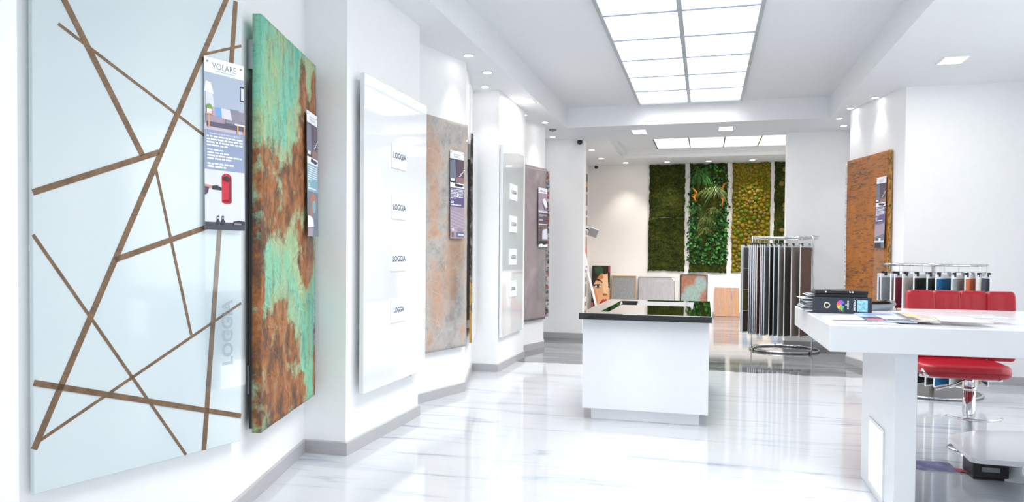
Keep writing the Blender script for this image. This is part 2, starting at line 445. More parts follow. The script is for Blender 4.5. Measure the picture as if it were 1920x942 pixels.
def squarelight(x, y, w, d, label, power, warm=False):
    t = thing('square_downlight', label, 'downlight', (x, y, CZ), group='square recessed downlights')
    mb = MB(); mb.box((-w/2-.02, -d/2-.02, -.008), (w/2+.02, -d/2, 0)); mb.box((-w/2-.02, d/2, -.008), (w/2+.02, d/2+.02, 0))
    mb.box((-w/2-.02, -d/2, -.008), (-w/2, d/2, 0)); mb.box((w/2, -d/2, -.008), (w/2+.02, d/2, 0)); obj('frame', mb, whiteP, t)
    mb = MB(); mb.box((-w/2, -d/2, -.006), (w/2, d/2, -.001)); obj('lens', mb, lampS, t)
    if power:
        l = bpy.data.lights.new('area', 'AREA'); l.energy = power; l.shape = 'RECTANGLE'; l.size = w; l.size_y = d
        l.color = (1, .9, .78) if warm else (1, .97, .93)
        o = bpy.data.objects.new('lamp', l); COL.objects.link(o); o.parent = t; o.location = (0, 0, -.02)
squarelight(-2.235, 8.92, .2, .26, 'square downlight with warm glow above the second white panel', 9, True)
squarelight(-1.03, 11.53, .2, .32, 'left of the two square downlights in the beam over the opening', 6)
squarelight(.275, 11.53, .2, .32, 'right of the two square downlights in the beam over the opening', 6)
squarelight(2.33, 8.04, .2, .25, 'square downlight in the soffit at the far right', 8)
t = thing('smoke_detector', 'small flat grey detector on the ceiling in the left corner', 'detector', (-2.32, 11.06, CZ))
mb = MB(); mb.lathe([(.06, 0), (.06, -.012), (.045, -.02), (.01, -.022)], 18); obj('housing', mb, greyP, t, True)
mb = MB(); mb.lathe([(.02, -.0215), (.016, -.03), (.004, -.031)], 12); obj('sensor', mb, blackP, t, True)
def cctv(loc, rz, label, s=1.):
    t = thing('security_camera', label, 'camera', loc, rz)
    mb = MB(); mb.lathe([(.045*s, 0), (.045*s, -.02*s), (.03*s, -.03*s)], 16); obj('mount', mb, whiteP, t, True)
    mb = MB(); mb.lathe([(.01*s, -.1*s), (.034*s, -.09*s), (.046*s, -.06*s), (.04*s, -.03*s), (.02*s, -.02*s)], 16); obj('housing', mb, blackP, t, True)
    mb = MB(); mb.tube([(0, -.03*s, -.068*s), (0, -.052*s, -.074*s)], .018*s, 10); obj('lens', mb, blackG, t, True)
cctv((-2.06, 12.03, CZ), 0, 'small black dome camera on the ceiling at the left jamb of the opening')
cctv((-2.6, 17.6, RZ), .4, 'tiny security camera in the far upper corner of the rear room')

# ------------------------------------------------------------------ wall panels
def frame_of(P0, P1):
    d = Vector((P1[0]-P0[0], P1[1]-P0[1])).normalized(); return (P0[0], P0[1], 0), math.atan2(d.y, d.x)
W0A = ((XB, 2.061), (-2.383, 3.26)); W0B = ((-2.383, 3.26), (XB, 4.53))
W1A = ((XB, 5.831), (-2.383, 7.03)); W1B = ((-2.383, 7.03), (XB, 8.30))
W2A = ((XB, 9.601), (-2.383, 10.80)); W2B = ((-2.383, 10.80), (XB, 12.1))
RWA = ((1.83, 10.45), (2.19, 9.18)); RWB = ((2.2, YP), (1.83, 10.45))
PZ0, PZ1 = .42, 2.69
def relief(x0, x1, z0, z1, yf, yb, nx, nz, fn, edge=0.):
    """panel slab whose front face is a displaced grid; optional ragged outline"""
    mb = MB(); vs = []; fs = []
    for j in range(nz+1):
        for i in range(nx+1):
            x = x0+(x1-x0)*i/nx; z = z0+(z1-z0)*j/nz
            if edge:
                if i in (0, nx): x += edge*noise.noise((z*9, i*3.1, 1.7))+edge*.6*noise.noise((z*31, i*1.3, 4))
                if j in (0, nz): z += edge*noise.noise((x*9, j*2.3, 9.7))+edge*.6*noise.noise((x*31, j, 2))
            vs.append((x, yf-fn(x, z), z))
    w = nx+1
    for j in range(nz):
        for i in range(nx): fs.append((j*w+i, j*w+i+1, (j+1)*w+i+1, (j+1)*w+i))
    loop = [i for i in range(w)]+[j*w+nx for j in range(1, nz+1)]+[nz*w+i for i in range(nx-1, -1, -1)]+[j*w for j in range(nz-1, 0, -1)]
    k = len(vs)
    for q in loop: vs.append((vs[q][0], yb, vs[q][2]))
    n = len(loop)
    for a in range(n): fs.append((loop[(a+1) % n], loop[a], k+a, k+(a+1) % n))
    fs.append(tuple(range(k+n-1, k-1, -1)))
    return mb.add(vs, fs)
def mounts(t, x0, x1, yb, z0=PZ0, z1=PZ1):
    for x in (x0+.08, x1-.08):
        for z in (z0+.2, z1-.28):
            mb = MB(); mb.box((x-.02, yb-.0005, z), (x+.02, .0, z+.16)); obj('wall_bracket', mb, steel, t)

# pale glass-like panel with copper inlays
loc, rz = frame_of(*W0A)
t = thing('inlaid_panel', 'tall pale blue-grey panel crossed by copper lines at the left edge', 'wall panel', loc, rz)
g = NG('pale_blue_glass'); c = g.ramp(g.noise(g.mapping((1, 1, 1)), 1.5), [(.3, '#cbd8dc'), (.7, '#d5dfe0')]); tealM = g.out(c, .12, coat=.5)
mb = MB(); mb.bbox((.265, -.048, PZ0), (1.268, -.02, PZ1), .002); obj('panel', mb, tealM, t)
mounts(t, .265, 1.26, -.02)
g = NG('copper_inlay'); c = g.ramp(g.noise(g.mapping((3, 3, 3)), 6), [(.35, '#6d5742'), (.65, '#866b51')]); copM = g.out(c, .38, metal=.3)
def clipline(a, b, x0, x1, z0, z1):
    (ax, az), (bx, bz) = a, b; t0, t1 = 0., 1.
    for p, q in ((-(bx-ax), ax-x0), (bx-ax, x1-ax), (-(bz-az), az-z0), (bz-az, z1-az)):
        if abs(p) < 1e-9: continue
        r = q/p
        if p < 0: t0 = max(t0, r)
        else: t1 = min(t1, r)
    return (ax+(bx-ax)*t0, az+(bz-az)*t0), (ax+(bx-ax)*t1, az+(bz-az)*t1)
def ext(a, b, ea, eb):
    d = Vector(b)-Vector(a); d.normalize(); return tuple(Vector(a)-d*ea), tuple(Vector(b)+d*eb)
for a, b, thick, ea, eb in [((.477, 2.283), (.729, 1.839), 1, .8, 0), ((1.075, 2.45), (.342, .776), 1, 1, 1), ((.454, 2.288), (1.041, 1.981), 0, .1, 1),
                    ((.345, 1.669), (.809, 1.865), 1, 1, 0), ((.79, 1.798), (.977, .999), 0, 0, 0), ((.599, 1.366), (1.054, 1.524), 1, 0, 1),
                    ((1.215, 2.483), (1.048, .439), 1, 1, .1), ((1.054, 2.377), (1.264, 2.469), 0, 0, .1), ((.344, 1.347), (.933, .444), 0, 1, .1),
                    ((.342, .661), (1.266, 1.139), 0, 1, .1), ((.342, .847), (1.266, .55), 1, 1, .1)]:
    a, b = ext(a, b, ea, eb); a, b = clipline(a, b, .266, 1.267, PZ0+.001, PZ1-.001)
    a, b = Vector(a), Vector(b); d = (b-a).normalized(); nn = Vector((-d.y, d.x))*(.0125 if thick else .0065)
    q = [a-nn, b-nn, b+nn, a+nn]
    mb = MB(); mb.add([(p.x, -.0478, p.y) for p in q]+[(p.x, -.0505 if thick else -.0498, p.y) for p in q], [(0, 1, 2, 3), (7, 6, 5, 4), (0, 4, 5, 1), (1, 5, 6, 2), (2, 6, 7, 3), (3, 7, 4, 0)])
    obj('copper_strip', mb, copM, t)

# verdigris and rust panel
loc, rz = frame_of(*W0B)
t = thing('patina_panel', 'thick panel of turquoise verdigris and orange rust beside the pale panel', 'wall panel', loc, rz)
X0, X1 = .155, 1.235
g = NG('verdigris_and_rust'); P = g.mapping()
fine = g.noise(P, 28, 8, .7); mid = g.noise(P, 6, 8, .65)
green = g.ramp(g.noise(g.mapping((2.2, 1, .9)), 3, 8, .6), [(.36, '#5fbfa4'), (.46, '#86cdb0'), (.54, '#8ec79c'), (.64, '#b3c795')])
stain = g.ramp(g.noise(g.mapping((7, 1, 2.2)), 2.2, 8, .7), [(.50, 1.), (.66, 0.)])
green = g.mix(g.math('MULTIPLY', g.math('SUBTRACT', 1., stain), .75), green, '#7d7f57')
rust = g.ramp(g.noise(g.mapping((1.4, 1, .8)), 7, 9, .72), [(.36, '#4f3c2e'), (.46, '#7b5030'), (.54, '#a8642c'), (.62, '#a9815c'), (.70, '#8a6a4a')])
L = X1-X0
mask = g.blobs(P, [(X0+.84*L, 2.10, .24, .32), (X0+.14*L, 1.76, .2, .28), (X0+.42*L, 1.74, .2, .24), (X0+.64*L, 1.86, .17, .3), (X0+.80*L, 1.42, .16, .22), (X0+.26*L, .68, .38, .42), (X0+.02*L, 1.2, .07, .7),
                   (X0+.72*L, 2.42, .08, .2), (X0+.95*L, 2.42, .08, .25), (X0+.58*L, .5, .2, .16), (X0+.99*L, .62, .05, .25)], .42, 6.5, .34)
edge = g.blobs(P, [(X0+.82*L, 2.15, .30, .45), (X0+.35*L, 1.72, .42, .30), (X0+.30*L, .72, .42, .48), (X0+.76*L, 1.42, .22, .28), (X0+.85*L, 2.5, .2, .25)], .16, 7, .3)
col = g.mix(g.math('MULTIPLY', edge, .7), green, '#b4bd8c')
col = g.mix(mask, col, rust)
col = g.mix(g.math('MULTIPLY', g.ramp(fine, [(.32, 1.), (.45, 0.)]), .45), col, '#5e5138')
vo = g.voronoi(g.mapping((8, 1, 6)), 1.4, 'DISTANCE_TO_EDGE').outputs['Distance']
h = g.math('ADD', g.math('MULTIPLY', g.ramp(vo, [(.02, 1.), (.09, 0.)]), .25), g.math('MULTIPLY', fine, .8))
g.bump(h, .9, .02); patM = g.out(col, .55)
fn = lambda x, z: .005*noise.fractal((x*6, z*6, 2.), .8, 2.1, 4)
mb = relief(X0, X1, PZ0, PZ1, -.098, -.052, 44, 90, fn); obj('panel', mb, patM, t, True)
mounts(t, X0, X1, -.052)
mb = MB(); mb.box((X0+.015, -.0525, PZ0+.02), (X1-.015, -.03, PZ1-.35)); obj('dark_gap_board', mb, blackP, t)  # black board put into the gap behind the panel for its shade

# white gloss display panels with sample plates
def gloss_panel(X, y0, y1, z0, z1, label):
    t = thing('gloss_panel', label, 'wall panel', (XP, y0, 0), PI/2, 'white gloss sample panels')
    w = y1-y0; e = X-XP
    mb = MB(); mb.bbox((0, -e, z0), (w, -e+.035, z1), .003); o = obj('panel', mb, glossW, t)
    for x in (.1, w-.14):
        for z in (z0+.2, z1-.3): mb = MB(); mb.box((x, -e+.0345, z), (x+.04, 0, z+.12)); obj('wall_bracket', mb, steel, t)
    mb = MB(); mb.tube([(w-.2, -e+.05, z0-.03), (w-.2, -e+.05, z0+.01)], .006, 6); obj('lock_pin', mb, steel, t)
gloss_panel(-2.31, 4.625, 5.785, .415, 2.665, 'large white gloss panel with four name plates on the near pilaster')
gloss_panel(-2.352, 8.335, 9.36, .41, 2.72, 'farther narrow-looking white gloss panel with four name plates')
def name_plate(X, y0, y1, z0, z1, label, w_mark=False):
    t = thing('name_plate', label, 'sign', (X+.0005, y0, z0), PI/2, 'small lettered acrylic plates')
    w, h = y1-y0, z1-z0
    mb = MB(); mb.bbox((0, -.008, 0), (w, 0, h), .002); obj('plate', mb, paper, t)
    mb = MB()
    if w_mark: # outlined W behind the word
        pts = [(.08, .93), (.26, .93), (.33, .40), (.43, .93), (.57, .93), (.67, .40), (.74, .93), (.92, .93), (.77, .06), (.60, .06), (.50, .50), (.40, .06), (.23, .06)]
        pts = [(x*w, z*h) for x, z in pts]
        for i in range(len(pts)):
            a, b = Vector(pts[i]), Vector(pts[(i+1) % len(pts)]); d = (b-a).normalized(); n_ = Vector((-d.y, d.x))*.002
            mb.add([(q.x, -.0084, q.y) for q in (a-n_, b-n_, b+n_, a+n_)], [(0, 1, 2, 3)])
        obj('outlined_initial', mb, lightInk, t)
    mb = MB(); add_text(mb, 'LOGGIA', .062 if not w_mark else .055, w*.5, h*.5, k=22, sx=1.05 if not w_mark else .95, bold=.0016); obj('lettering', mb, ink, t)
    if not w_mark:
        mb = MB(); mb.add([(x, -.0083, z) for x, z in ((.06*w, .12*h), (.94*w, .12*h), (.94*w, .135*h), (.06*w, .135*h))], [(0, 1, 2, 3)]); obj('rule_line', mb, lightInk, t)
zs1 = [(2.06, 2.25), (1.67, 1.85), (1.27, 1.457), (.875, 1.06)]
nm = ['topmost', 'second from top', 'third from top', 'lowest, with an outlined letter behind,']
for i, (a, b) in enumerate(zs1): name_plate(-2.31, 5.07, 5.345, a, b, 'white lettered plate, %s of four on the near gloss panel' % nm[i], i == 3)
zs2 = [(2.09, 2.29), (1.686, 1.893), (1.277, 1.477), (.875, 1.075)]
for i, (a, b) in enumerate(zs2): name_plate(-2.352, 8.66, 9.01, a, b, 'white lettered plate, %s of four on the far gloss panel' % nm[i], i == 3)

# stone-effect panel
loc, rz = frame_of(*W1A)
t = thing('stone_panel', 'greige stone-effect panel with ochre streaks behind the near gloss panel', 'wall panel', loc, rz)
g = NG('stone_effect'); P = g.mapping()
a = g.noise(g.mapping((1.2, 1, 1.2), rot=(0, .6, 0)), 3.2, 9, .7); b = g.noise(P, 16, 8, .7)
col = g.ramp(a, [(.36, '#8f8a86'), (.46, '#a8a4a0'), (.54, '#b4aea8'), (.62, '#b9a08c'), (.72, '#b08a6e')])
m1 = g.blobs(P, [(.95, 1.25, .14, .38), (.72, 1.0, .12, .3), (.66, 1.9, .08, .3), (1.05, 1.45, .13, .2), (.62, 2.3, .12, .25)], .14, 3.5, .16)
col = g.mix(g.math('MULTIPLY', m1, .65), col, '#bd9273')
col = g.mix(g.math('MULTIPLY', g.ramp(b, [(.35, 1.), (.5, 0.)]), .35), col, '#8b857c')
vv = g.voronoi(g.mapping((1, 1, 1), rot=(0, .5, 0)), 5.5, 'DISTANCE_TO_EDGE').outputs['Distance']
vv = g.math('ADD', vv, g.math('MULTIPLY', g.math('SUBTRACT', g.noise(P, 9, 6, .7), .5), .12))
col = g.mix(g.math('MULTIPLY', g.ramp(vv, [(-.02 if False else 0., 1.), (.016, 0.)]), .28), col, '#d6d2cc')
g.bump(b, .35, .008); stoneM = g.out(col, .42, coat=.15)
mb = relief(.17, 1.222, PZ0+.05, PZ1+.02, -.045, -.015, 36, 74, lambda x, z: .003*noise.fractal((x*7, z*7, 5.), .8, 2., 4)); obj('panel', mb, stoneM, t, True)
mounts(t, .2, 1.2, -.015)

# thin dark panel seen nearly edge-on
loc, rz = frame_of(*W1B)
t = thing('dark_edge_panel', 'dark panel with flaking gold edge seen edge-on beside the stone panel', 'wall panel', loc, rz)
g = NG('black_and_gold_leaf'); P = g.mapping()
gold = g.math('MULTIPLY', g.ramp(g.noise(g.mapping((30, 30, 9)), 1.2, 7, .7), [(.46, 0.), (.54, 1.)]), g.ramp(g.sep(P)[2], [(.0, 1.), (.55, .0)]))
gold = g.ramp(g.math('SUBTRACT', g.noise(g.mapping((28, 28, 7)), 1.1, 7, .7), g.math('MULTIPLY', g.math('SUBTRACT', g.sep(P)[2], 1.05), .35)), [(.47, 0.), (.55, 1.)])
base_c = g.ramp(g.noise(g.mapping((20, 20, 6)), 1.5, 7, .7), [(.40, '#1c1a18'), (.5, '#4a443c'), (.60, '#9a9284')])
dgM = g.out(g.mix(gold, base_c, '#b98f3d'), .4, metal=.1)
mb = relief(.13, 1.2, PZ0+.06, PZ1-.03, -.07, -.045, 20, 60, lambda x, z: .0015*noise.noise((x*12, z*12, 1.))); obj('panel', mb, dgM, t)
mb = MB(); mb.box((.138, -.0765, PZ0+.07), (1.195, -.0722, PZ1-.04)); obj('reflection_sheet', mb, glossW, t)  # white gloss sheet stands in for the grazing reflection on the dark front
mb = MB(); mb.box((.145, -.0452, PZ0+.3), (1.15, -.012, PZ1-.3)); obj('dark_gap_board', mb, blackP, t)
mounts(t, .2, 1.15, -.044)

# mauve crumpled panel and the collage-edged one behind it
loc, rz = frame_of(*W2A)
t = thing('mauve_panel', 'mauve-grey satin panel with soft creases beyond the far gloss panel', 'wall panel', loc, rz)
g = NG('mauve_satin'); P = g.mapping(); n1 = g.noise(P, 2.5, 5, .5, 1.2)
mauveM = g.out(g.ramp(n1, [(.3, '#85797c'), (.7, '#9f9295')]), .28, coat=.2)
mb = relief(.17, 1.225, PZ0+.02, PZ1+.02, -.045, -.015, 30, 60, lambda x, z: .012*noise.noise((x*2.6+z*1.1, z*2.2, 3.))+.004*noise.noise((x*7, z*6, 1.))); obj('panel', mb, mauveM, t, True)
mounts(t, .2, 1.2, -.015)
loc, rz = frame_of(*W2B)
t = thing('collage_panel', 'thin panel with ragged multicoloured edge peeping out behind the mauve panel', 'wall panel', loc, rz)
g = NG('torn_collage'); P = g.mapping(); vn = g.voronoi(g.mapping((20, 20, 26)), 1.)
collM = g.out(g.ramp(g.sep(vn.outputs['Color'])[0], [(.15, '#3b3536'), (.4, '#8f8384'), (.55, '#7fb5b5'), (.7, '#cfc8c4'), (.9, '#9c4b45')]), .5)
mb = relief(.045, 1.1, PZ0+.04, PZ1+.0, -.075, -.03, 14, 70, lambda x, z: .008*noise.noise((x*20, z*14, 1.)), .022); obj('panel', mb, collM, t)
mounts(t, .15, 1.05, -.03)

# orange panel on the right
loc, rz = frame_of(*RWA)
t = thing('orange_panel', 'burnt orange panel with dark horizontal flecks on the right wall', 'wall panel', loc, rz)
g = NG('orange_flecked'); P = g.mapping(); n1 = g.noise(g.mapping((5, 5, 30)), 1.6, 8, .72); n2 = g.noise(g.mapping((1, 1, 3)), 2, 3)
fl = g.ramp(g.math('ADD', n1, g.math('MULTIPLY', g.math('SUBTRACT', n2, .5), .25)), [(.40, 1.), (.47, 0.)])
col = g.mix(g.math('MULTIPLY', fl, .85), g.ramp(g.noise(P, 6, 5), [(.3, '#94561a'), (.7, '#b06a22')]), '#43352a')
col = g.mix(g.ramp(g.noise(g.mapping((3, 3, 14), (5, 0, 2)), 2, 6, .7), [(.60, 0.), (.70, .6)]), col, '#584636')
g.bump(n1, .4, .006); orM = g.out(col, .45)
mb = relief(.045, 1.07, PZ0, 2.675, -.052, -.015, 30, 60, lambda x, z: .002*noise.noise((x*9, z*20, 1.))); obj('panel', mb, orM, t, True)
g = NG('gold_edge'); n1 = g.noise(g.mapping((25, 25, 12)), 1.6, 7, .7)
geM = g.out(g.ramp(n1, [(.38, '#3a2c1b'), (.5, '#a8772c'), (.7, '#d2a040')]), .45)
mb = MB(); mb.bbox((1.068, -.054, PZ0), (1.082, -.013, 2.677), .003); obj('edge_strip', mb, geM, t)
mounts(t, .1, 1.0, -.015)
loc, rz = frame_of(*RWB)
t = thing('white_torn_panel', 'thin white panel with rough torn edge behind the orange panel', 'wall panel', loc, rz)
rwM = NG('white_torn'); c = rwM.ramp(rwM.noise(rwM.mapping((6, 6, 20)), 3, 7, .7), [(.35, '#8d8f93'), (.5, '#dcdcdb'), (.7, '#efefee')]); rwM = rwM.out(c, .6)
LR = math.hypot(2.2-1.83, YP-10.45)
mb = relief(LR-1.08, LR-.05, PZ0, 2.66, -.05, -.02, 20, 60, lambda x, z: .004*noise.noise((x*15, z*15, 1.)), .014); obj('panel', mb, rwM, t)

# ------------------------------------------------------------------ hanging information sheets
cols = dict(wall1='#a9b6c8', grey='#8b8796', sofa='#8f8999', sofad='#5d5867', cush='#d5d3da', blue='#6ea5dc', pink='#b7a3ae', wood='#d9a274', plant='#7f9f4c',
            white='#eef1f5', txt='#8e9bb8', red='#c31f37', redd='#7c1226', dark='#272a33', floor='#3b3e4b', pale='#d6dae6', skin='#c08e80', dark2='#4a4260',
            purple='#5d5580', teal='#7fa9b8', lilac='#a293a4', lilac2='#c3b8c4', shoe='#8d6f70', slate='#6f7585', rusty='#a86d5c', mauve='#5b4a57', brown='#7c6c66', smoke='#5c6072')
PM = {k: mat('print_'+k, v, .35) for k, v in cols.items()}
PK = list(PM); PL = [PM[k] for k in PK]; I = {k: i for i, k in enumerate(PK)}
def textlines(mb, x0, x1, ztop, n, gap, hgt, lastfrac, m, rng, k=3):
    for i in range(n):
        xe = x1 if i < n-1 else x0+(x1-x0)*lastfrac
        x = x0; z = ztop-i*gap
        while x < xe-.006:
            w = rng.uniform(.012, .045); e = min(x+w, xe); mb.frect(x, z-hgt, e, z, k, m); x = e+.005
def info_sheet(fr, x, off, w, design, label, zt=2.365, hp=.85, hfull=1.65, tilt=-.012, groupn='hanging information sheets'):
    (lx, ly, _), rz = fr; d = Vector((math.cos(rz), math.sin(rz))); n_ = Vector((d.y, -d.x))
    p = Vector((lx, ly))+d*x+n_*off
    t = thing('information_sheet', label, 'information sheet', (p.x, p.y, zt), rz, groupn); t.rotation_euler = (tilt, 0, rz)
    mb = MB(); mb.box((0, 0, -hfull), (w, .003, 0)); obj('acrylic_plate', mb, acry, t)
    mb = MB(); mb.box((0.0, -.0012, -hp), (w, -.0002, 0.0)); sh = obj('printed_sheet', mb, paper, t)
    for xx in (.018, w-.018):
        mb = MB(); mb.tube([(xx, .02, -.022), (xx, -.006, -.022)], .005, 8); obj('pin', mb, steel, t, True)
    rng = random.Random(hash(design) % 1000 if False else len(design)*7+3)
    pr = MB(); B = .0012/.0004   # print sits just in front of the paper
    z = lambda f: -hp*f
    if design == 'sofa':
        k = B+1; F = pr.frect
        add_text(pr, 'VOLARE', .046, w*.5, z(.045), k, I['dark2'], .85, -.0006)
        F(w*.28, z(.074), w*.78, z(.071), k, I['blue'])
        F(0, z(.42), w, z(.088), k, I['wall1'])
        F(.0, z(.42), w, z(.385), k+1, I['lilac2'])
        pr.flat([(0, z(.20)), (w*.23, z(.21)), (w*.16, z(.145)), (w*.04, z(.14))], k+1, I['white'])       # lamp shade
        pr.flat([(w*.05, z(.30)), (w*.26, z(.30)), (w*.2, z(.21)), (w*.04, z(.20))], k+1, I['pale'])
        F(w*.90, z(.22), w, z(.128), k+1, I['dark']); F(w*.92, z(.212), w, z(.137), k+2, I['pale'])       # frame on wall
        F(w*.04, z(.335), w, z(.285), k+2, I['sofa']); F(w*.64, z(.34), w*.86, z(.277), k+3, I['grey'])
        F(w*.02, z(.385), w*.52, z(.328), k+4, I['sofa']); F(w*.05, z(.40), w*.5, z(.36), k+5, I['sofad'])
        F(w*.5, z(.38), w, z(.335), k+4, I['grey']); F(w*.5, z(.40), w, z(.365), k+5, I['sofad'])
        F(w*.03, z(.372), w*.49, z(.335), k+6, I['lilac'])
        pr.flat([(w*.2, z(.335)), (w*.3, z(.335)), (w*.28, z(.283)), (w*.17, z(.285))], k+6, I['pink'])
        pr.flat([(w*.28, z(.335)), (w*.43, z(.335)), (w*.4, z(.283)), (w*.26, z(.286))], k+7, I['blue'])
        pr.flat([(w*.42, z(.342)), (w*.68, z(.345)), (w*.62, z(.285)), (w*.4, z(.283))], k+8, I['cush'])
        pr.fell(w*.11, z(.292), w*.07, hp*.022, k+9, I['plant']); F(w*.05, z(.325), w*.16, z(.3), k+10, I['white'])
        F(0, z(.332), w*.2, z(.326), k+11, I['wood']); F(w*.08, z(.405), w*.11, z(.33), k+11, I['wood'])
        F(w*.74, z(.37), w, z(.36), k+11, I['white']); F(w*.80, z(.42), w*.835, z(.37), k+11, I['wood']); F(w*.97, z(.42), w, z(.37), k+11, I['wood'])
        F(0, z(.65), w, z(.42), k, I['txt'])
        add_text(pr, 'VOLARE \u00c8 UN RIVESTIMENTO MURALE', .0115, w*.5, z(.44), k+2, I['white'], .92, .0001)
        textlines(pr, w*.05, w*.95, z(.452), 4, .0145, .008, .6, I['white'], rng, k+2)
        textlines(pr, w*.06, w*.45, z(.53), 1, .014, .007, 1, I['white'], rng, k+2); textlines(pr, w*.06, w*.6, z(.547), 1, .014, .007, 1, I['white'], rng, k+2)
        textlines(pr, w*.06, w*.93, z(.563), 2, .0145, .008, .7, I['white'], rng, k+2); textlines(pr, w*.06, w*.72, z(.61), 2, .0145, .009, .7, I['white'], rng, k+2)
        F(0, z(1.), w, z(.65), k, I['pale']); F(0, z(1.), w, z(.955), k+1, I['floor'])
        F(w*.41, z(.835), w*.66, z(.685), k+2, I['red']); pr.fell(w*.535, z(.69), w*.125, hp*.026, k+2, I['red']); pr.fell(w*.535, z(.832), w*.125, hp*.013, k+2, I['red'])
        pr.flat([(w*.58, z(.835)), (w*.66, z(.835)), (w*.66, z(.70)), (w*.60, z(.69))], k+3, I['redd']); F(w*.43, z(.705), w*.65, z(.70), k+4, I['dark']); pr.fell(w*.53, z(.69), w*.06, hp*.012, k+4, I['dark'])
        pr.flat([(0, z(.765)), (w*.2, z(.758)), (w*.2, z(.745)), (0, z(.738))], k+3, I['skin']); pr.flat([(w*.17, z(.765)), (w*.4, z(.768)), (w*.41, z(.752)), (w*.3, z(.74)), (w*.17, z(.744))], k+4, I['dark'])
        pr.flat([(0, z(.80)), (w*.07, z(.79)), (w*.1, z(.755)), (0, z(.75))], k+4, I['dark2'])
        for xx, rr in ((.31, .03), (.43, .036)):
            pr.fell(w*xx, z(.955), w*rr*1.5, hp*.017, k+5, I['dark']); F(w*(xx-.03), z(.94), w*(xx+.03), z(.918), k+5, I['dark']); F(w*(xx-.015), z(.936), w*(xx+.015), z(.925), k+6, I['pale'])
        pr.flat([(w*.68, z(.968)), (w, z(.965)), (w, z(.945)), (w*.85, z(.94)), (w*.7, z(.947))], k+5, I['dark']); F(w*.72, z(.965), w*.9, z(.958), k+6, I['lilac'])
    elif design in ('boots_teal', 'boots_violet', 'boots_bench'):
        k = B+1; F = pr.frect
        textlines(pr, w*.25, w*.75, z(.036), 2, .016, .009, 1, I['lilac2'], rng, k); F(w*.3, z(.075), w*.7, z(.072), k, I['slate'])
        F(0, z(.42), w, z(.092), k, I['dark2']); pr.flat([(0, z(.32)), (w*.45, z(.32)), (w*.35, z(.1)), (0, z(.12))], k+1, I['slate'])
        pr.flat([(w*.45, z(.3)), (w, z(.3)), (w, z(.1)), (w*.5, z(.095))], k+1, I['mauve'])
        pr.flat([(w*.35, z(.36)), (w, z(.36)), (w, z(.30)), (w*.6, z(.295)), (w*.4, z(.315))], k+2, I['shoe'])
        for i in range(5): pr.flat([(w*(.62+.08*i), z(.29-.018*i)), (w*(.74+.08*i), z(.282-.018*i)), (w*(.74+.08*i), z(.274-.018*i)), (w*(.62+.08*i), z(.282-.018*i))], k+3, I['white'])
        F(0, z(.42), w, z(.365), k+2, I['white']); pr.flat([(w*.3, z(.40)), (w*.8, z(.41)), (w, z(.385)), (w*.35, z(.37))], k+3, I['dark'])
        F(w*.0, z(.36), w*.38, z(.335), k+3, I['dark']); F(w*.03, z(.345), w*.3, z(.318), k+4, I['white'])
        tc_ = I['teal'] if design == 'boots_teal' else I['purple']
        F(0, z(.64), w, z(.42), k, tc_); textlines(pr, w*.06, w*.94, z(.435), 7, .0145, .007, .4, I['white'], rng, k+2); textlines(pr, w*.06, w*.25, z(.575), 2, .014, .007, .9, I['white'], rng, k+2); textlines(pr, w*.06, w*.8, z(.61), 1, .016, .01, 1, I['white'], rng, k+2)
        if design == 'boots_teal':
            F(0, z(1.), w, z(.64), k, I['slate']); pr.fell(w*.55, z(.71), w*.3, hp*.06, k+1, I['rusty']); pr.fell(w*.6, z(.76), w*.18, hp*.05, k+2, I['teal']); pr.fell(w*.3, z(.80), w*.15, hp*.04, k+2, I['rusty'])
            pr.flat([(0, z(.93)), (w*.55, z(.92)), (w*.5, z(.86)), (w*.3, z(.84)), (0, z(.835))], k+3, I['white']); pr.flat([(0, z(1)), (w*.45, z(1)), (w*.5, z(.93)), (0, z(.935))], k+3, I['lilac'])
        elif design == 'boots_violet':
            F(0, z(1.), w, z(.64), k, I['lilac'])
            for i in range(7): pr.flat([(w*.0, z(.68+.035*i)), (w, z(.73+.035*i)), (w, z(.735+.035*i)), (0, z(.685+.035*i))], k+1, I['lilac2'])
            F(w*.4, z(.985), w*.96, z(.93), k+2, I['slate']); F(w*.5, z(.94), w*.9, z(.88), k+2, I['sofa']); F(w*.55, z(.965), w*.95, z(.945), k+3, I['cush']); F(w*.08, z(.985), w*.25, z(.93), k+2, I['brown']); pr.fell(w*.18, z(.9), w*.08, hp*.02, k+2, I['cush'])
        else:
            F(0, z(1.), w, z(.64), k, I['slate']); pr.flat([(0, z(.85)), (w, z(.8)), (w, z(.66)), (0, z(.68))], k+1, I['lilac']); F(0, z(.925), w, z(.9), k+2, I['pale']); F(w*.05, z(1.), w*.7, z(.93), k+2, I['dark']); F(w*.2, z(.9), w*.3, z(.86), k+3, I['dark']); pr.fell(w*.24, z(.85), w*.06, hp*.02, k+3, I['plant']); F(w*.45, z(.9), w*.65, z(.865), k+3, I['white'])
    else:
        k = B+1; F = pr.frect
        textlines(pr, w*.2, w*.8, z(.04), 2, .016, .009, 1, I['slate'], rng, k)
        F(0, z(.42), w, z(.09), k, I['lilac']); F(0, z(.42), w, z(.39), k+1, I['pale'])
        pr.flat([(w*.45, z(.2)), (w*.7, z(.17)), (w*.9, z(.22)), (w, z(.33)), (w*.75, z(.32)), (w*.55, z(.26))], k+1, I['white']); pr.flat([(w*.4, z(.25)), (w*.5, z(.25)), (w*.7, z(.36)), (w, z(.35)), (w, z(.37)), (w*.65, z(.375))], k+2, I['dark'])
        F(0, z(.64), w, z(.42), k, I['mauve']); textlines(pr, w*.06, w*.94, z(.45), 3, .0145, .007, .5, I['lilac2'], rng, k+2); textlines(pr, w*.06, w*.5, z(.53), 2, .014, .007, .9, I['white'], rng, k+2); F(0, z(.625), w, z(.612), k+2, I['white'])
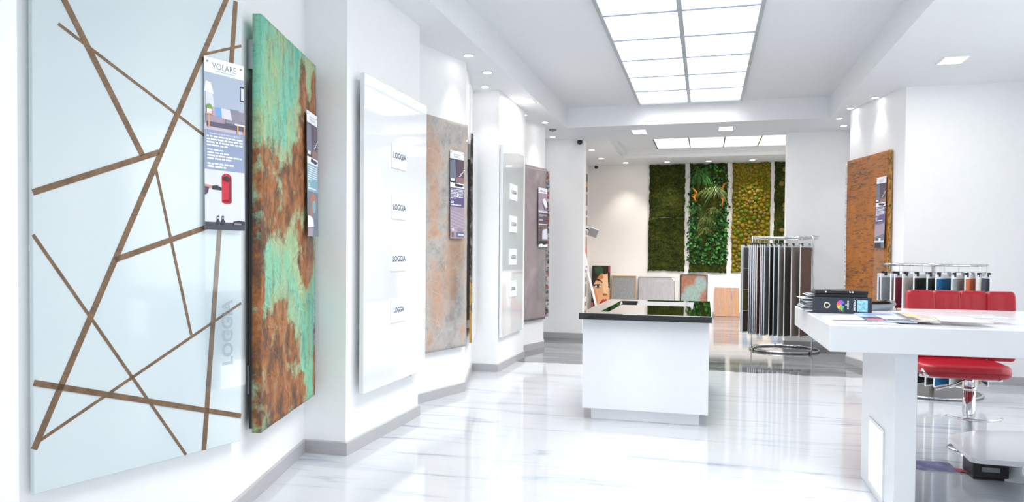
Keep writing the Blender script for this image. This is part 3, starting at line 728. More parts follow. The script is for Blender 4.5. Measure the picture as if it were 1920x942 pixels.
        F(0, z(1.), w, z(.64), k, I['brown']); F(w*.12, z(.95), w*.4, z(.66), k+1, I['mauve']); pr.flat([(w*.4, z(.87)), (w, z(.87)), (w, z(.69)), (w*.6, z(.70)), (w*.42, z(.74))], k+2, I['pale'])
        F(0, z(.98), w, z(.9), k+2, I['dark']); pr.flat([(0, z(1)), (w, z(1)), (w, z(.95)), (w*.6, z(.97)), (w*.3, z(.945)), (0, z(.97))], k+3, I['white'])
    obj('print', pr, PL, sh)
    mb = MB(); add_text(mb, 'LOGGIA', .085, w*.55, -1.37, 1, 0, 1.05, .003, PI/2); obj('lettering', mb, frost, t)
    return t
info_sheet(frame_of(*W0A), 1.038, .058, .235, 'sofa', 'information sheet with grey sofa and red punch bag over the copper-lined panel')
info_sheet(frame_of(*W0B), .945, .118, .25, 'boots_teal', 'information sheet with teal text block hung on the rust and turquoise panel', 2.335, .82, 1.6)
info_sheet(frame_of(*W1A), .90, .056, .238, 'boots_violet', 'information sheet with violet text block hung on the stone-effect panel', 2.425, .865, 1.67)
info_sheet(frame_of(*W2A), .93, .064, .275, 'chair', 'information sheet with white armchair photo hung on the mauve panel', 2.41, .88, 1.67)
info_sheet(frame_of(*RWA), .825, .062, .22, 'boots_bench', 'information sheet with purple text block hung on the orange panel', 2.375, .85, 1.6, -.022)

# ------------------------------------------------------------------ island with black glass top
t = thing('display_island', 'white gloss display island with black glass top in the middle of the floor', 'display table', (-.485, 6.11, 0))
mb = MB(); mb.bbox((-.52, 0, .1), (.52, 1.93, .865), .003); obj('cabinet_body', mb, cabW, t)
mb = MB(); mb.bbox((-.45, .055, 0), (.45, 1.88, .1), .002); obj('toe_kick', mb, cabW, t)
mb = MB(); ox0, ox1, oy0, oy1 = -.54, .54, -.085, 1.985; ix0, ix1, iy0, iy1 = -.39, .375, .15, 1.73; zb, zt = .866, .918
def ring(x0, x1, y0, y1, z): return [(x0, y0, z), (x1, y0, z), (x1, y1, z), (x0, y1, z)]
ch = .004
vs = ring(ox0, ox1, oy0, oy1, zb)+ring(ox0, ox1, oy0, oy1, zt-ch)+ring(ox0+ch, ox1-ch, oy0+ch, oy1-ch, zt)+ring(ix0, ix1, iy0, iy1, zt)+ring(ix0+.02, ix1-.02, iy0+.02, iy1-.02, zt-.028)
fs = [(3, 2, 1, 0)]
for L_ in range(4):
    a, b = L_*4, L_*4+4
    for i in range(4): fs.append((a+i, a+(i+1) % 4, b+(i+1) % 4, b+i))
fs.append((16, 17, 18, 19))
mb.add(vs, fs); obj('glass_top', mb, blackG, t)
mb = MB(); mb.box((ix0+.03, iy0+.03, zt-.0275), (ix1-.03, iy1-.03, zt-.022)); obj('inset_pane', mb, blackG, t)

# ------------------------------------------------------------------ ring racks with swatch boards
def fabric(name, hexc, kind='weave'):
    if name in _M: return _M[name]
    g = NG(name); P = g.mapping((1, 1, 1))
    c = lin(hexc); hexc = '#%02x%02x%02x' % tuple(min(235, int(int(hexc[i:i+2], 16)*1.15)) for i in (1, 3, 5)); dk = '#%02x%02x%02x' % tuple(int(int(hexc[i:i+2], 16)*.82) for i in (1, 3, 5))
    if kind == 'weave': f = g.noise(g.mapping((60, 60, 8)), 3, 4)
    elif kind == 'wood': f = g.noise(g.mapping((22, 22, 1.2)), 3, 6)
    else: f = g.noise(g.mapping((3, 3, 2)), 3, 8, .75, 1.)
    g.bump(f, .15, .004)
    return g.out(g.ramp(f, [(.3, dk), (.65, hexc)]), .65)
def swatch_board(name, p, ang, width, z0, z1, tiles, label, group, rail_z):
    """board standing out from the rail: outer edge at p, running inwards along ang; tiles = face colours top to bottom"""
    t = thing(name, label, 'swatch board', (p[0], p[1], z0), ang, group)
    h = z1-z0
    mb = MB(); mb.bbox((0, -.0045, 0), (width, .0045, h), .001); obj('board', mb, paper, t)
    n = len(tiles); top = .035; step = (h-top-.012)/n
    for s in (-1, 1):
        for i, (mn, hx, kd) in enumerate(tiles):
            b = .012+(n-1-i)*step; mb = MB()
            y0, y1 = (-.0065, -.0045) if s < 0 else (.0045, .0065)
            mb.box((.012, y0, b+(.004 if n > 1 else 0)), (width-.006, y1, b+step-.004)); obj('swatch', mb, fabric(mn, hx, kd), t)
    for x in (.06, width-.06):
        mb = MB(); mb.box((x-.014, -.012, h-.02), (x+.014, .012, h+.02)); obj('clip', mb, blackP if x < .1 else steel, t)
    xm = width*.5
    mb = MB(); mb.tube([(.06, 0, h+.022), (width-.06, 0, h+.022)], .0025, 6)
    mb.tube([(xm, 0, h+.022), (xm, 0, rail_z-z0-.01), (xm-.014, 0, rail_z-z0+.012), (xm, 0, rail_z-z0+.024), (xm+.014, 0, rail_z-z0+.012)], .0022, 6); obj('hanger', mb, chrome, t)
    return t
def arc(cx, cy, r, z, a0, a1, n): return [(cx+r*math.cos(math.radians(a0+(a1-a0)*i/n)), cy+r*math.sin(math.radians(a0+(a1-a0)*i/n)), z) for i in range(n+1)]
# rack by the partition
RC = (1.16, 11.6)
t = thing('ring_rack', 'tall chrome ring rack of striped boards by the opening jamb', 'display rack', (RC[0], RC[1], 0))
mb = MB(); mb.tube(arc(0, 0, .45, 1.68, 0, 360, 40)[:-1], .011, 8, closed=True); obj('top_rail', mb, chrome, t, True)
mb = MB(); mb.tube(arc(0, 0, .47, 1.715, -48, 174, 34), .009, 8); obj('upper_rail', mb, chrome, t, True)
a = math.radians(-48); px, py = .47*math.cos(a), .47*math.sin(a)
mb = MB(); mb.tube([(px, py, 1.715), (px*1.06, py*1.06, 1.70), (px*1.09, py*1.09, 1.66), (px*1.09, py*1.09, .08), (px*1.06, py*1.06, .03), (px, py, .018)], .013, 10); obj('post', mb, chrome, t, True)
a = math.radians(174); qx, qy = .47*math.cos(a), .47*math.sin(a)
mb = MB(); mb.tube([(qx, qy, 1.715), (qx, qy, .03)], .006, 8); obj('post', mb, chrome, t, True)
mb = MB(); mb.tube(arc(0, 0, .49, .018, -48, 312, 48)[:-1], .016, 8, closed=True); obj('base_ring', mb, chrome, t, True)
mb = MB(); mb.tube(arc(0, 0, .44, .016, 60, 300, 36), .012, 8); obj('inner_base_ring', mb, chrome, t, True)
for an in (-52, 205, 100):
    a = math.radians(an); mb = MB(); mb.lathe([(.02, 0), (.022, .02), (.018, .036)], 10, c=(.49*math.cos(a), .49*math.sin(a), 0)); obj('foot', mb, blackP, t)
R1 = [((.526, 11.66), 35, [('w1', '#e3e4e6', 'weave')], 'outermost pale board at the left of the tall ring rack'),
      ((.545, 11.56), 42, [('t_grey', '#5e6264', 'weave'), ('t_taupe', '#5c5450', 'weave'), ('t_olive', '#5b5a33', 'weave'), ('t_brown', '#4c3f3c', 'weave')], 'board of four stacked grey, taupe, olive and brown samples'),
      ((.628, 11.39), 62, [('f_plum', '#6a6070', 'weave')], 'narrow plum-grey board next to the four-sample board'),
      ((.652, 11.35), 66, [('f_slate', '#6f8290', 'weave')], 'slim slate blue board seen almost edge-on in the tall rack'),
      ((.680, 11.31), 70, [('f_ice', '#b6c3ca', 'weave')], 'slim ice blue board seen almost edge-on in the tall rack'),
      ((.706, 11.28), 72, [('f_white', '#dfe2e3', 'weave')], 'slim white board just left of the brown sliver'),
      ((.732, 11.255), 70, [('f_umber', '#6b5d57', 'wood')], 'slim umber board just left of the red sliver'),
      ((.779, 11.215), 70, [('f_crimson', '#a3273b', 'weave')], 'slim crimson board, the only red one in the tall rack'),
      ((.801, 11.197), 69, [('f_fog', '#8b99a5', 'weave')], 'foggy blue board right of the red sliver'),
      ((.830, 11.177), 68, [('f_steel', '#8f9ba4', 'weave')], 'steel blue-grey board left of the black one'),
      ((.899, 11.14), 66, [('f_black', '#1c1412', 'stone')], 'near-black board in the middle of the tall rack'),
      ((.955, 11.112), 64, [('f_teal', '#3f5a62', 'weave')], 'dark teal board right of the black one'),
      ((1.019, 11.09), 62, [('f_silver', '#a09c9b', 'weave')], 'silver grey board between the teal and the olive ones'),
      ((1.096, 11.078), 61, [('f_moss', '#4c4b3e', 'weave')], 'dark olive board in the right half of the tall rack'),
      ((1.19, 11.075), 60, [('f_greige', '#948b83', 'weave')], 'greige linen board next to the last brown one')]
R1.append(((1.307, 11.08), 58, [('f_walnut', '#6b5347', 'wood')], 'walnut brown board at the right end of the tall rack'))
for p, an, tl, lab in R1: swatch_board('swatch_board', p, math.radians(an), .36, .25, 1.585, tl, lab, 'boards on the tall ring rack', 1.68)

# rack in front of the right wall
RC2 = (2.3, 8.42)
t = thing('ring_rack', 'lower chrome ring rack with coloured boards behind the red stool', 'display rack', (RC2[0], RC2[1], 0))
mb = MB(); mb.tube(arc(0, 0, .47, 1.335, 0, 360, 44)[:-1], .013, 10, closed=True); obj('top_rail', mb, chrome, t, True)
mb = MB(); mb.lathe([(.44, 0), (.45, .012), (.445, .022), (.02, .024)], 40); o = obj('base_plate', mb, mat('grey_base_plate', '#6e6a66', .35, metal=.6), t); smooth_by_angle(o)
mb = MB(); mb.tube(arc(0, 0, .45, .014, 0, 360, 48)[:-1], .014, 8, closed=True); obj('base_rim', mb, chrome, t, True)
mb = MB(); mb.tube([(0, 0, .02), (0, 0, 1.335)], .022, 14); obj('pole', mb, chrome, t, True)
for an in (30, 150, 270):
    a = math.radians(an); mb = MB(); mb.tube([(0, 0, 1.33), (.47*math.cos(a), .47*math.sin(a), 1.335)], .009, 8); obj('spoke', mb, chrome, t, True)
R2 = [((1.712, 8.16), 20, [('s_slate', '#6b6d78', 'weave')], 'narrow slate board at the left end of the lower ring rack', .20),
      ((1.727, 8.11), 32, [('s_marble', '#8c9298', 'stone')], 'grey marbled board at the left of the lower ring rack', .24),
      ((1.802, 8.02), 44, [('s_taupe', '#a29b95', 'weave')], 'slim taupe board between the marbled and the dark red ones', .28),
      ((1.829, 7.99), 48, [('s_red', '#7d1530', 'weave')], 'dark red board on the lower ring rack', .30),
      ((1.890, 7.94), 46, [('s_beige', '#c4bab0', 'weave')], 'beige board right of the dark red one', .30),
      ((1.976, 7.885), 46, [('s_black', '#121312', 'weave')], 'black board above the red backrest', .30),
      ((2.083, 7.845), 48, [('s_olive', '#37362b', 'weave')], 'dark olive board between the black and the blue ones', .30),
      ((2.153, 7.825), 46, [('s_blue', '#165a86', 'weave')], 'deep blue board above the red backrest', .30),
      ((2.289, 7.82), 50, [('s_mist', '#8e9a9c', 'weave')], 'misty grey-green board right of the blue one', .30),
      ((2.409, 7.84), 56, [('s_orange', '#c0683f', 'weave')], 'terracotta orange board at the right of the lower ring rack', .30),
      ((2.535, 7.89), 66, [('s_cream', '#cfc7b8', 'weave')], 'cream board beyond the terracotta one', .30),
      ((2.68, 8.0), 84, [('s_navy', '#2a3550', 'weave')], 'navy board at the far right of the lower ring rack', .30)]
for p, an, tl, lab, w in R2: swatch_board('swatch_board', p, math.radians(an), w, .15, 1.245, tl, lab, 'boards on the lower ring rack', 1.335)

# ------------------------------------------------------------------ bar table
TB = 1.05
t = thing('bar_table', 'white bar-height table with thick top and slab leg at the right', 'table', (.63, 4.07, 0))
mb = MB(); mb.bbox((0, 0, TB-.14), (1.85, 1.53, TB), .004); obj('table_top', mb, tabW, t)
lx, lw = .345, .105
mb = MB(); mb.bbox((lx, .13, 0), (lx+lw, .955, TB-.14), .003); leg = obj('slab_leg', mb, tabW, t)
mb = MB(); mb.bbox((1.5, .13, 0), (1.6, .955, TB-.14), .003); obj('slab_leg', mb, tabW, t)
def lframe(y0, y1, z0, z1, w, x): # picture-frame moulding on the slab's left side
    mb = MB()
    for a, b in (((x-.006, y0-w, z0-w), (x, y0, z1+w)), ((x-.006, y1, z0-w), (x, y1+w, z1+w)), ((x-.006, y0, z1), (x, y1, z1+w)), ((x-.006, y0, z0-w), (x, y1, z0))): mb.box(a, b)
    return mb
obj('inset_frame', lframe(.365, .70, .06, .42, .022, lx), tabW, leg)
mb = MB(); mb.box((lx-.003, .366, .061), (lx, .699, .419)); obj('glowing_panel', mb, glowInset, leg)  # glow is assumed, added to make this patch of the leg bright white

# lever arch binders lying on the table
def binder(loc, w, d, h, label, spine=True):
    t = thing('ring_binder', label, 'binder', loc)
    navy = mat('binder_navy', '#272c3a', .45, bump=(60, .2)); blk = mat('binder_black', '#0d0e12', .3)
    m = navy if spine else blk
    mb = MB(); mb.bbox((0, 0, 0), (w, d, .004), .001); obj('cover', mb, m, t)
    mb = MB(); mb.bbox((0, 0, h-.004), (w, d, h), .001); obj('cover', mb, m, t)
    mb = MB(); mb.bbox((-.001, -.003, 0), (w+.001, .004, h), .002); sp = obj('spine', mb, m, t)
    if spine:
        mb = MB(); M_ = Matrix.Rotation(PI/2, 4, 'X'); M_.translation = Vector((w*.24, -.0035, h*.5))
        mb.lathe([(.0115, 0), (.0115, .002), (.019, .003), (.021, 0)], 22, M=M_); obj('finger_ring', mb, mat('brass_eyelet', '#cfc9b4', .25, metal=.8), sp, True)
        mb = MB(); mb.lathe([(.0001, 0), (.0125, .0006), (.0125, 0)], 18, M=M_); obj('finger_hole', mb, blackI, sp)
        # balloon emblem on its side, caption, title, blue picture
        hues = ['#3a6fd0', '#8f5bd0', '#e0499a', '#ef7b3a', '#f3c93f', '#63c06a', '#2fb0a8']
        ms = [mat('emblem_%d' % i, hx, .4) for i, hx in enumerate(hues)]
        mb = MB(); cx, cz, R = w*.475, h*.54, .026
        for i in range(7):
            a0, a1 = PI*.12+i*(2*PI*.88)/7, PI*.12+(i+1)*(2*PI*.88)/7
            pts = [(cx+.004, cz)]+[(cx+R*math.cos(a)*(.9 if abs(math.cos(a)) > .5 else 1), cz+R*1.15*math.sin(a)) for a in [a0+(a1-a0)*q/4 for q in range(5)]]
            mb.add([(x, -.0036, z) for x, z in pts], [tuple(range(6))], i)
        for i in range(4): mb.frect(cx-.012+.008*i, cz-R*1.5-.004*(i % 2), cx-.009+.008*i, cz-R*.9, 9.2, (i*2) % 7)
        obj('emblem', mb, ms, sp)
        mb = MB(); mb.frect(cx+.026, cz-.002, cx+.036, cz+.002, 9, 0)
        for i in range(5): mb.frect(cx+.038, cz-.026+.011*i, cx+.046, cz-.018+.011*i, 9, 0)
        obj('caption', mb, whiteI, sp)
        mb = MB(); add_text(mb, 'IMPERO', .016, w*.71, h*.52, 9, 0, 1.25, .0004, PI/2); obj('lettering', mb, whiteI, sp)
        g = NG('seaside_print'); sky_c = g.ramp(g.noise(g.mapping((1, 1, 1)), 40, 5, .7), [(.35, '#4aa6cf'), (.5, '#86cfe2'), (.62, '#cfe0d0'), (.75, '#d9b98a')]); g.out(sky_c, .4)
        mb = MB(); mb.frect(w*.755, h*.13, w*.93, h*.86, 9, 0); obj('picture_label', mb, g.m, sp)
    return t
bd = binder((.661, 4.92, TB+.001), .341, .29, .1, 'navy lever arch binder lying with lettered spine to the viewer')
for i in range(9):   # sample leaves that stick out at the left of the binder
    z = .012+i*.0092
    mb = MB(); q = .045+.016*math.sin(i*.9)+.012*(i/9); mb.box((-q, .012+.004*(i % 3), z), (.2, .27, z+.0035)); obj('sample_leaf', mb, [paper, greyP, mat('leaf_grey', '#c7cbcf', .4)][i % 3], bd)
b2 = binder((.674, 4.93, TB+.1025), .305, .27, .02, 'black ring binder lying on the navy one', False)
for i in range(2):
    mb = MB(); mb.box((-.045+.01*i, .02, .006+i*.007), (.2, .25, .0085+i*.007)); obj('sample_leaf', mb, [paper, greyP][i], b2)
b3 = binder((.678, 4.935, TB+.124), .306, .26, .018, 'topmost thin black ring binder with metal clips', False)
for x in (.2, .215, .06):
    mb = MB(); mb.lathe([(.006, 0), (.007, .004), (.003, .008)], 10, M=Matrix.Translation((x, -.004, .009)) @ Matrix.Rotation(PI/2, 4, 'X')); obj('clip', mb, chrome, b3, True)
t = thing('silver_tray', 'slim silver wedge-shaped tablet stand beside the binders', 'tablet', (1.06, 5.27, TB))
mb = MB(); mb.add([(0, 0, .001), (.13, .06, .001), (.19, .3, .001), (.03, .3, .001), (-.005, -.005, .03), (.175, .06, .038), (.22, .31, .05), (.02, .31, .045), (-.005, -.005, .036), (.175, .06, .044), (.22, .31, .056), (.02, .31, .051)],
                  [(3, 2, 1, 0), (0, 1, 5, 4), (1, 2, 6, 5), (2, 3, 7, 6), (3, 0, 4, 7), (4, 5, 9, 8), (5, 6, 10, 9), (6, 7, 11, 10), (7, 4, 8, 11), (8, 9, 10, 11)])
obj('body', mb, mat('silver_case', '#8e959c', .3, metal=.7), t)
mb = MB(); mb.box((.02, .07, .0565), (.17, .28, .058)); obj('screen', mb, blackG, t)
t = thing('wood_block', 'tiny pale wooden block beside the silver stand', 'block', (1.245, 5.36, TB))
mb = MB(); mb.bbox((0, 0, .0005), (.028, .02, .014), .002); obj('block', mb, mat('pale_wood', '#d3b48c', .5), t)
mb = MB(); mb.box((.004, .004, .014), (.024, .016, .015)); obj('inlay', mb, whiteP, t)
# loose brochures
def brochure(P, z, label, base_hex, shapes):
    c = Vector((sum(p[0] for p in P)/4, sum(p[1] for p in P)/4))
    t = thing('brochure', label, 'brochure', (c.x, c.y, TB+z), 0, 'loose brochures on the bar table')
    L_ = [(p[0]-c.x, p[1]-c.y) for p in P]
    area = sum(L_[i][0]*L_[(i+1) % 4][1]-L_[(i+1) % 4][0]*L_[i][1] for i in range(4))
    poly = L_ if area > 0 else L_[::-1]
    mb = MB(); mb.prism(poly, 0, .003); cv = obj('cover', mb, mat('brochure_'+base_hex, base_hex, .25), t)
    mb = MB(); mb.prism([(x*.985, y*.985) for x, y in poly], -.0022, 0); obj('pages', mb, paper, t)
    def at(u, v):
        a, b, c_, d = [Vector(p) for p in L_]; return (a*(1-u)+b*u)*(1-v)+(d*(1-u)+c_*u)*v
    for i, (u0, v0, u1, v1, hx) in enumerate(shapes):
        q = [at(u0, v0), at(u1, v0), at(u1, v1), at(u0, v1)]
        mb = MB(); mb.add([(p.x, p.y, .0032+.0002*i) for p in q], [(0, 1, 2, 3) if ((q[1]-q[0]).cross(q[2]-q[0]) if False else 1) else (3, 2, 1, 0)]); obj('printed_area', mb, mat('brochure_ink_'+hx, hx, .3), cv)
brochure([(.672, 4.60), (.90, 4.80), (.99, 4.16), (.668, 4.125)], .0025, 'white brochure with dark violet band nearest the table corner', '#e9ecef', [(.03, .60, .85, .72, '#4e3b5c'), (.1, .15, .6, .4, '#dfe5ee')])
brochure([(.882, 4.84), (1.098, 4.90), (1.085, 4.24), (.846, 4.26)], .009, 'glossy colour photo brochure overlapping the white one', '#a9b9d6', [(.0, .5, .45, .95, '#3c3546'), (.05, .72, .4, .92, '#c9728c'), (.45, .3, .95, .7, '#d7dbe0'), (.2, .1, .9, .3, '#7f93bd'), (.5, .72, .95, .92, '#5a5f6d')])
brochure([(1.11, 4.87), (1.245, 4.64), (1.19, 4.22), (1.065, 4.26)], .016, 'brochure with yellow and sand-coloured cover in the middle of the row', '#b4ada0', [(.0, .05, .35, .9, '#2f3550'), (.15, .1, .6, .5, '#d9bb62'), (.4, .5, .9, .95, '#c2b9aa')])
brochure([(1.255, 4.62), (1.42, 4.52), (1.42, 4.18), (1.195, 4.25)], .023, 'pale brochure with soft blue print near the right table end', '#dcd7d2', [(.1, .15, .8, .4, '#cfd6e2'), (.2, .55, .9, .8, '#e8e4e2')])
brochure([(1.40, 4.62), (1.56, 4.60), (1.60, 4.40), (1.43, 4.40)], .030, 'light blue brochure farthest right on the table', '#cdd9e6', [(.1, .2, .8, .5, '#b7c7da')])

# ------------------------------------------------------------------ red bar stool
redM = mat('red_leather', '#a90f23', .38, coat=.15, bump=(90, .12))
SX, SY = 1.88, 5.98
t = thing('bar_stool', 'red leather bar stool with channelled backrest and chrome pole behind the table', 'bar stool', (SX, SY, 0))
mb = MB(); mb.lathe([(.13, .0), (.135, .008), (.125, .016), (.06, .028), (.045, .05)], 36); o = obj('base', mb, chrome, t); smooth_by_angle(o)
mb = MB(); mb.tube([(0, 0, .03), (0, 0, .45)], .042, 18); mb.tube([(0, 0, .45), (0, 0, .55)], .03, 18); mb.lathe([(.044, .44), (.046, .45), (.035, .465)], 18); obj('gas_lift', mb, chrome, t, True)
def pillow(w, d, h, n=14, p=4.):
    mb = MB(); vs = []; fs = []
    for j in range(n+1):
        for i in range(2*n):
            th = -PI/2+PI*j/n; ph = 2*PI*i/(2*n)
            sg = lambda q, e: math.copysign(abs(q)**e, q)
            e = 2/p
            vs.append((w/2*sg(math.cos(th), e)*sg(math.cos(ph), e), d/2*sg(math.cos(th), e)*sg(math.sin(ph), e), h/2*sg(math.sin(th), e)))
    for j in range(n):
        for i in range(2*n): fs.append((j*2*n+i, j*2*n+(i+1) % (2*n), (j+1)*2*n+(i+1) % (2*n), (j+1)*2*n+i))
    return mb.add(vs, fs)
mb = pillow(.60, .46, .12); obj('seat', mb, redM, t, True, (-.08, -.04, .60))
mb = MB(); mb.tube([(-.42, -.12, .592), (.16, -.12, .592)], .0035, 6); mb.tube([(-.42, -.268, .592), (.16, -.268, .592)], .0025, 6); obj('seam', mb, mat('red_stitching', '#7c0b19', .5), t)
for i in range(4):   # padded channels
    bw = .178; o = obj('back_channel', pillow(bw+.012, .10, .52, 16, 9.), redM, t, True, (-.385+bw/2+bw*i, .17-.015*abs(i-1.5), .90)); o.rotation_euler = (-.06, 0, 0)
mb = MB(); mb.tube([(-.34, -.24, .555), (-.36, -.20, .60), (-.35, -.10, .545), (-.25, 0, .525), (0, 0, .53)], .012, 8); mb.tube([(.12, -.24, .55), (.1, -.10, .53), (0, 0, .53)], .012, 8); obj('seat_frame', mb, chrome, t, True)
mb = MB(); mb.tube([(-.03, -.02, .52), (-.12, -.10, .49), (-.26, -.16, .455)], [.006, .006, .009], 8); obj('lift_lever', mb, chrome, t, True)
mb = MB(); mb.tube(arc(0, -.04, .19, .26, 200, 340, 18), .009, 8); obj('footrest', mb, chrome, t, True)

# low white side table, box and magazine on the floor under the bar table
t = thing('side_table', 'low white side table with rounded corner at the lower right', 'side table', (1.62, 5.50, 0))
def rquad(P, r=.05, n=5):
    out = []
    for i in range(len(P)):
        p, a, b = Vector(P[i]), Vector(P[i-1]), Vector(P[(i+1) % len(P)])
        u, w = (a-p).normalized()*r, (b-p).normalized()*r
        for q in range(n+1):
            s = q/n; out.append(tuple((p+u)*(1-s)**2+p*2*s*(1-s)+(p+w)*s*s))
    return out
poly = rquad([(-.02, -.01), (-.06, -.60), (.62, -.62), (.62, .30), (.20, .20)], .06)
mb = MB(); mb.prism(poly, .17, .20); obj('top', mb, tabW, t)
mb = MB(); mb.lathe([(.16, 0), (.16, .015), (.04, .03), (.035, .17)], 24, c=(.32, -.2, 0)); obj('pedestal', mb, tabW, t, True)
t = thing('storage_box', 'black storage box on the floor under the white side table', 'box', (1.66, 5.18, 0))
mb = MB(); mb.bbox((0, 0, 0), (.2, .2, .012), .002); mb.bbox((0, 0, .012), (.2, .012, .125), .002); mb.bbox((0, .188, .012), (.2, .2, .125), .002); mb.bbox((0, .012, .012), (.012, .188, .125), .002); mb.bbox((.188, .012, .012), (.2, .188, .125), .002); obj('body', mb, blackP, t)
mb = MB(); mb.box((.05, -.002, .05), (.15, 0, .08)); obj('label_holder', mb, greyP, t)
t = thing('magazine', 'violet-blue magazine lying on the floor below the table', 'magazine', (1.28, 5.28, 0))
mb = MB(); mb.bbox((0, 0, .0005), (.34, .25, .006), .001); mz = obj('pages', mb, paper, t)
g = NG('magazine_cover'); c = g.ramp(g.noise(g.mapping(), 9, 5, .6), [(.3, '#3b3a5a'), (.5, '#6d6c92'), (.7, '#a7a3b8')]); g.out(c, .3)
mb = MB(); mb.box((-.001, -.001, .006), (.341, .251, .0068)); obj('cover', mb, g.m, t)
mb = MB(); mb.box((.33, .02, .0068), (.39, .1, .0085)); obj('red_flap', mb, mat('red_print', '#b0344a', .4), t)

# ------------------------------------------------------------------ moss and plant panels on the rear wall
YR = 17.8
def moss_mat(name, stops, sc=24, patch=None):
    g = NG(name); P = g.mapping(); n1 = g.noise(P, sc, 6, .7); n2 = g.noise(P, 3.2, 4, .6)
    f = g.math('ADD', g.math('MULTIPLY', n1, .65), g.math('MULTIPLY', n2, .35))
    c = g.ramp(f, stops); g.bump(n1, .7, .02); m = g.out(c, .9, spec=.15); return m
mossD = moss_mat('dark_moss', [(.38, '#131b06'), (.48, '#26300b'), (.56, '#3a4012'), (.66, '#55521d')])
def moss_slab(x0, x1, z0, z1, seed, amp=.02, d=.05, n=(26, 56)):
    return relief(x0, x1, z0, z1, -d, 0, n[0], n[1], lambda x, z: amp*noise.fractal((x*9+seed, z*9, seed), .75, 2.1, 4)+amp*.6*noise.noise((x*34, z*34, seed)), .022)
t = thing('moss_panel', 'plain dark green flat moss panel, leftmost on the rear wall', 'moss panel', (-.92, YR, 0))
mb = moss_slab(-.42, .43, 1.055, 2.335, 3); obj('moss_board', mb, mossD, t, True)
mb = moss_slab(-.41, .425, 2.342, 3.6, 8); obj('moss_board', mb, mossD, t, True)

# planted panel
t = thing('plant_panel', 'lush panel of ivy, grass tufts and orange lichen between two moss panels', 'plant panel', (.04, YR, 0))
mb = moss_slab(-.42, .43, 1.03, 3.6, 21, .02, .05, (26, 90)); obj('moss_board', mb, mossD, t, True)
leafM = [mat('ivy_leaf_dark', '#123d12', .35), mat('ivy_leaf_mid', '#1f6420', .32), mat('ivy_leaf_light', '#4a9a38', .35)]
def leaves(n, region, size, seed, yoff=.05):
    rng = random.Random(seed); mb = MB()
    for _ in range(n*8):
        x, z = rng.uniform(-.46, .46), rng.uniform(1.12, 3.6)
        if not region(x, z): continue
        n -= 1
        if n < 0: break
        s = size*rng.uniform(.7, 1.4); M_ = Matrix.Translation((x, -yoff-rng.uniform(0, .07), z)) @ Matrix.Rotation(rng.uniform(-1.1, 1.1)+PI, 4, 'Y') @ Matrix.Rotation(rng.uniform(-.9, .3), 4, 'X') @ Matrix.Rotation(rng.uniform(-.6, .6), 4, 'Z')
        vs = [(0, 0, 0), (-s*.45, -.006, s*.35), (-s*.3, -.004, s*.8), (0, .004, s*1.15), (s*.3, -.004, s*.8), (s*.45, -.006, s*.35), (0, .008, s*.5)]
        mb.add(vs, [(0, 6, 1), (1, 6, 2), (2, 6, 3), (3, 6, 4), (4, 6, 5), (5, 6, 0)], rng.choice((0, 0, 0, 1, 1, 1, 2)), M_)
    return mb
ell = lambda cx, cz, rx, rz: (lambda x, z: ((x-cx)/rx)**2+((z-cz)/rz)**2 < 1)
top = ell(.08, 3.35, .34, .24); rt = ell(.37, 2.5, .10, 1.05); lf = ell(-.36, 2.6, .09, .7); low = lambda x, z: 1.26 < z < 2.05 and (x < .44) and (z < 1.75 or abs(x) > .17 or x > .0); midr = ell(.2, 2.15, .25, .35); ll = ell(-.3, 1.9, .16, .5)
o = obj('ivy_leaves', leaves(360, lambda x, z: top(x, z) or rt(x, z) or lf(x, z), .055, 5), leafM, t); o['kind'] = 'stuff'
o = obj('ivy_leaves', leaves(560, lambda x, z: low(x, z) or midr(x, z) or ll(x, z), .058, 6), leafM, t); o['kind'] = 'stuff'
def tuft(x, z, n, ln, m, seed, spread=1., down=.9):
    rng = random.Random(seed); mb = MB()
    for i in range(n):
        a = rng.gauss(0, .75)*spread; l = ln*rng.uniform(.45, 1.15); out = rng.uniform(.03, .13); dn = down*rng.uniform(.35, 1.25)
        bx, bz = x+rng.gauss(0, .035), z+rng.gauss(0, .045)
        pts = [(bx, -.055, bz)]
        for q in (.35, .7, 1.):
            pts.append((bx+math.sin(a)*l*q*.75, -.055-out*math.sin(q*PI*.75), bz+l*(.45*q*math.cos(a)-dn*q*q)))
        w = rng.uniform(.002, .0042)
        vs = []
        for (px, py, pz), ww in zip(pts, (w, w*1.2, w, .0006)): vs += [(px-ww, py, pz), (px+ww, py-.002, pz)]
        mb.add(vs, [(0, 1, 3, 2), (2, 3, 5, 4), (4, 5, 7, 6)], rng.choice((0, 0, 1)))
    return obj('grass_tuft', mb, [m, gD2], t)
gD2 = mat('grass_dark', '#2c5222', .5)  # darker green mixed at random into the blades
gA = mat('grass_bright', '#4f8f3e', .5); gB = mat('grass_pale', '#9fb873', .55); gC = mat('fern_olive', '#6f7a2c', .6); gD = mat('fern_green', '#3d6a2a', .5)
tuft(-.22, 3.38, 120, .50, gA, 1, .7); tuft(-.14, 3.25, 80, .40, gA, 9, .9); tuft(.19, 2.98, 130, .38, gB, 2, 1.1); tuft(-.05, 2.95, 90, .3, gC, 3, 1.); tuft(-.02, 2.3, 150, .45, gC, 4, .8); tuft(-.08, 2.05, 110, .32, gC, 7, 1.)
tuft(-.28, 2.55, 110, .24, gD, 8, 1.3); tuft(.14, 2.5, 60, .3, gC, 11, .7)
lich = mat('orange_lichen', '#c07a12', .7)
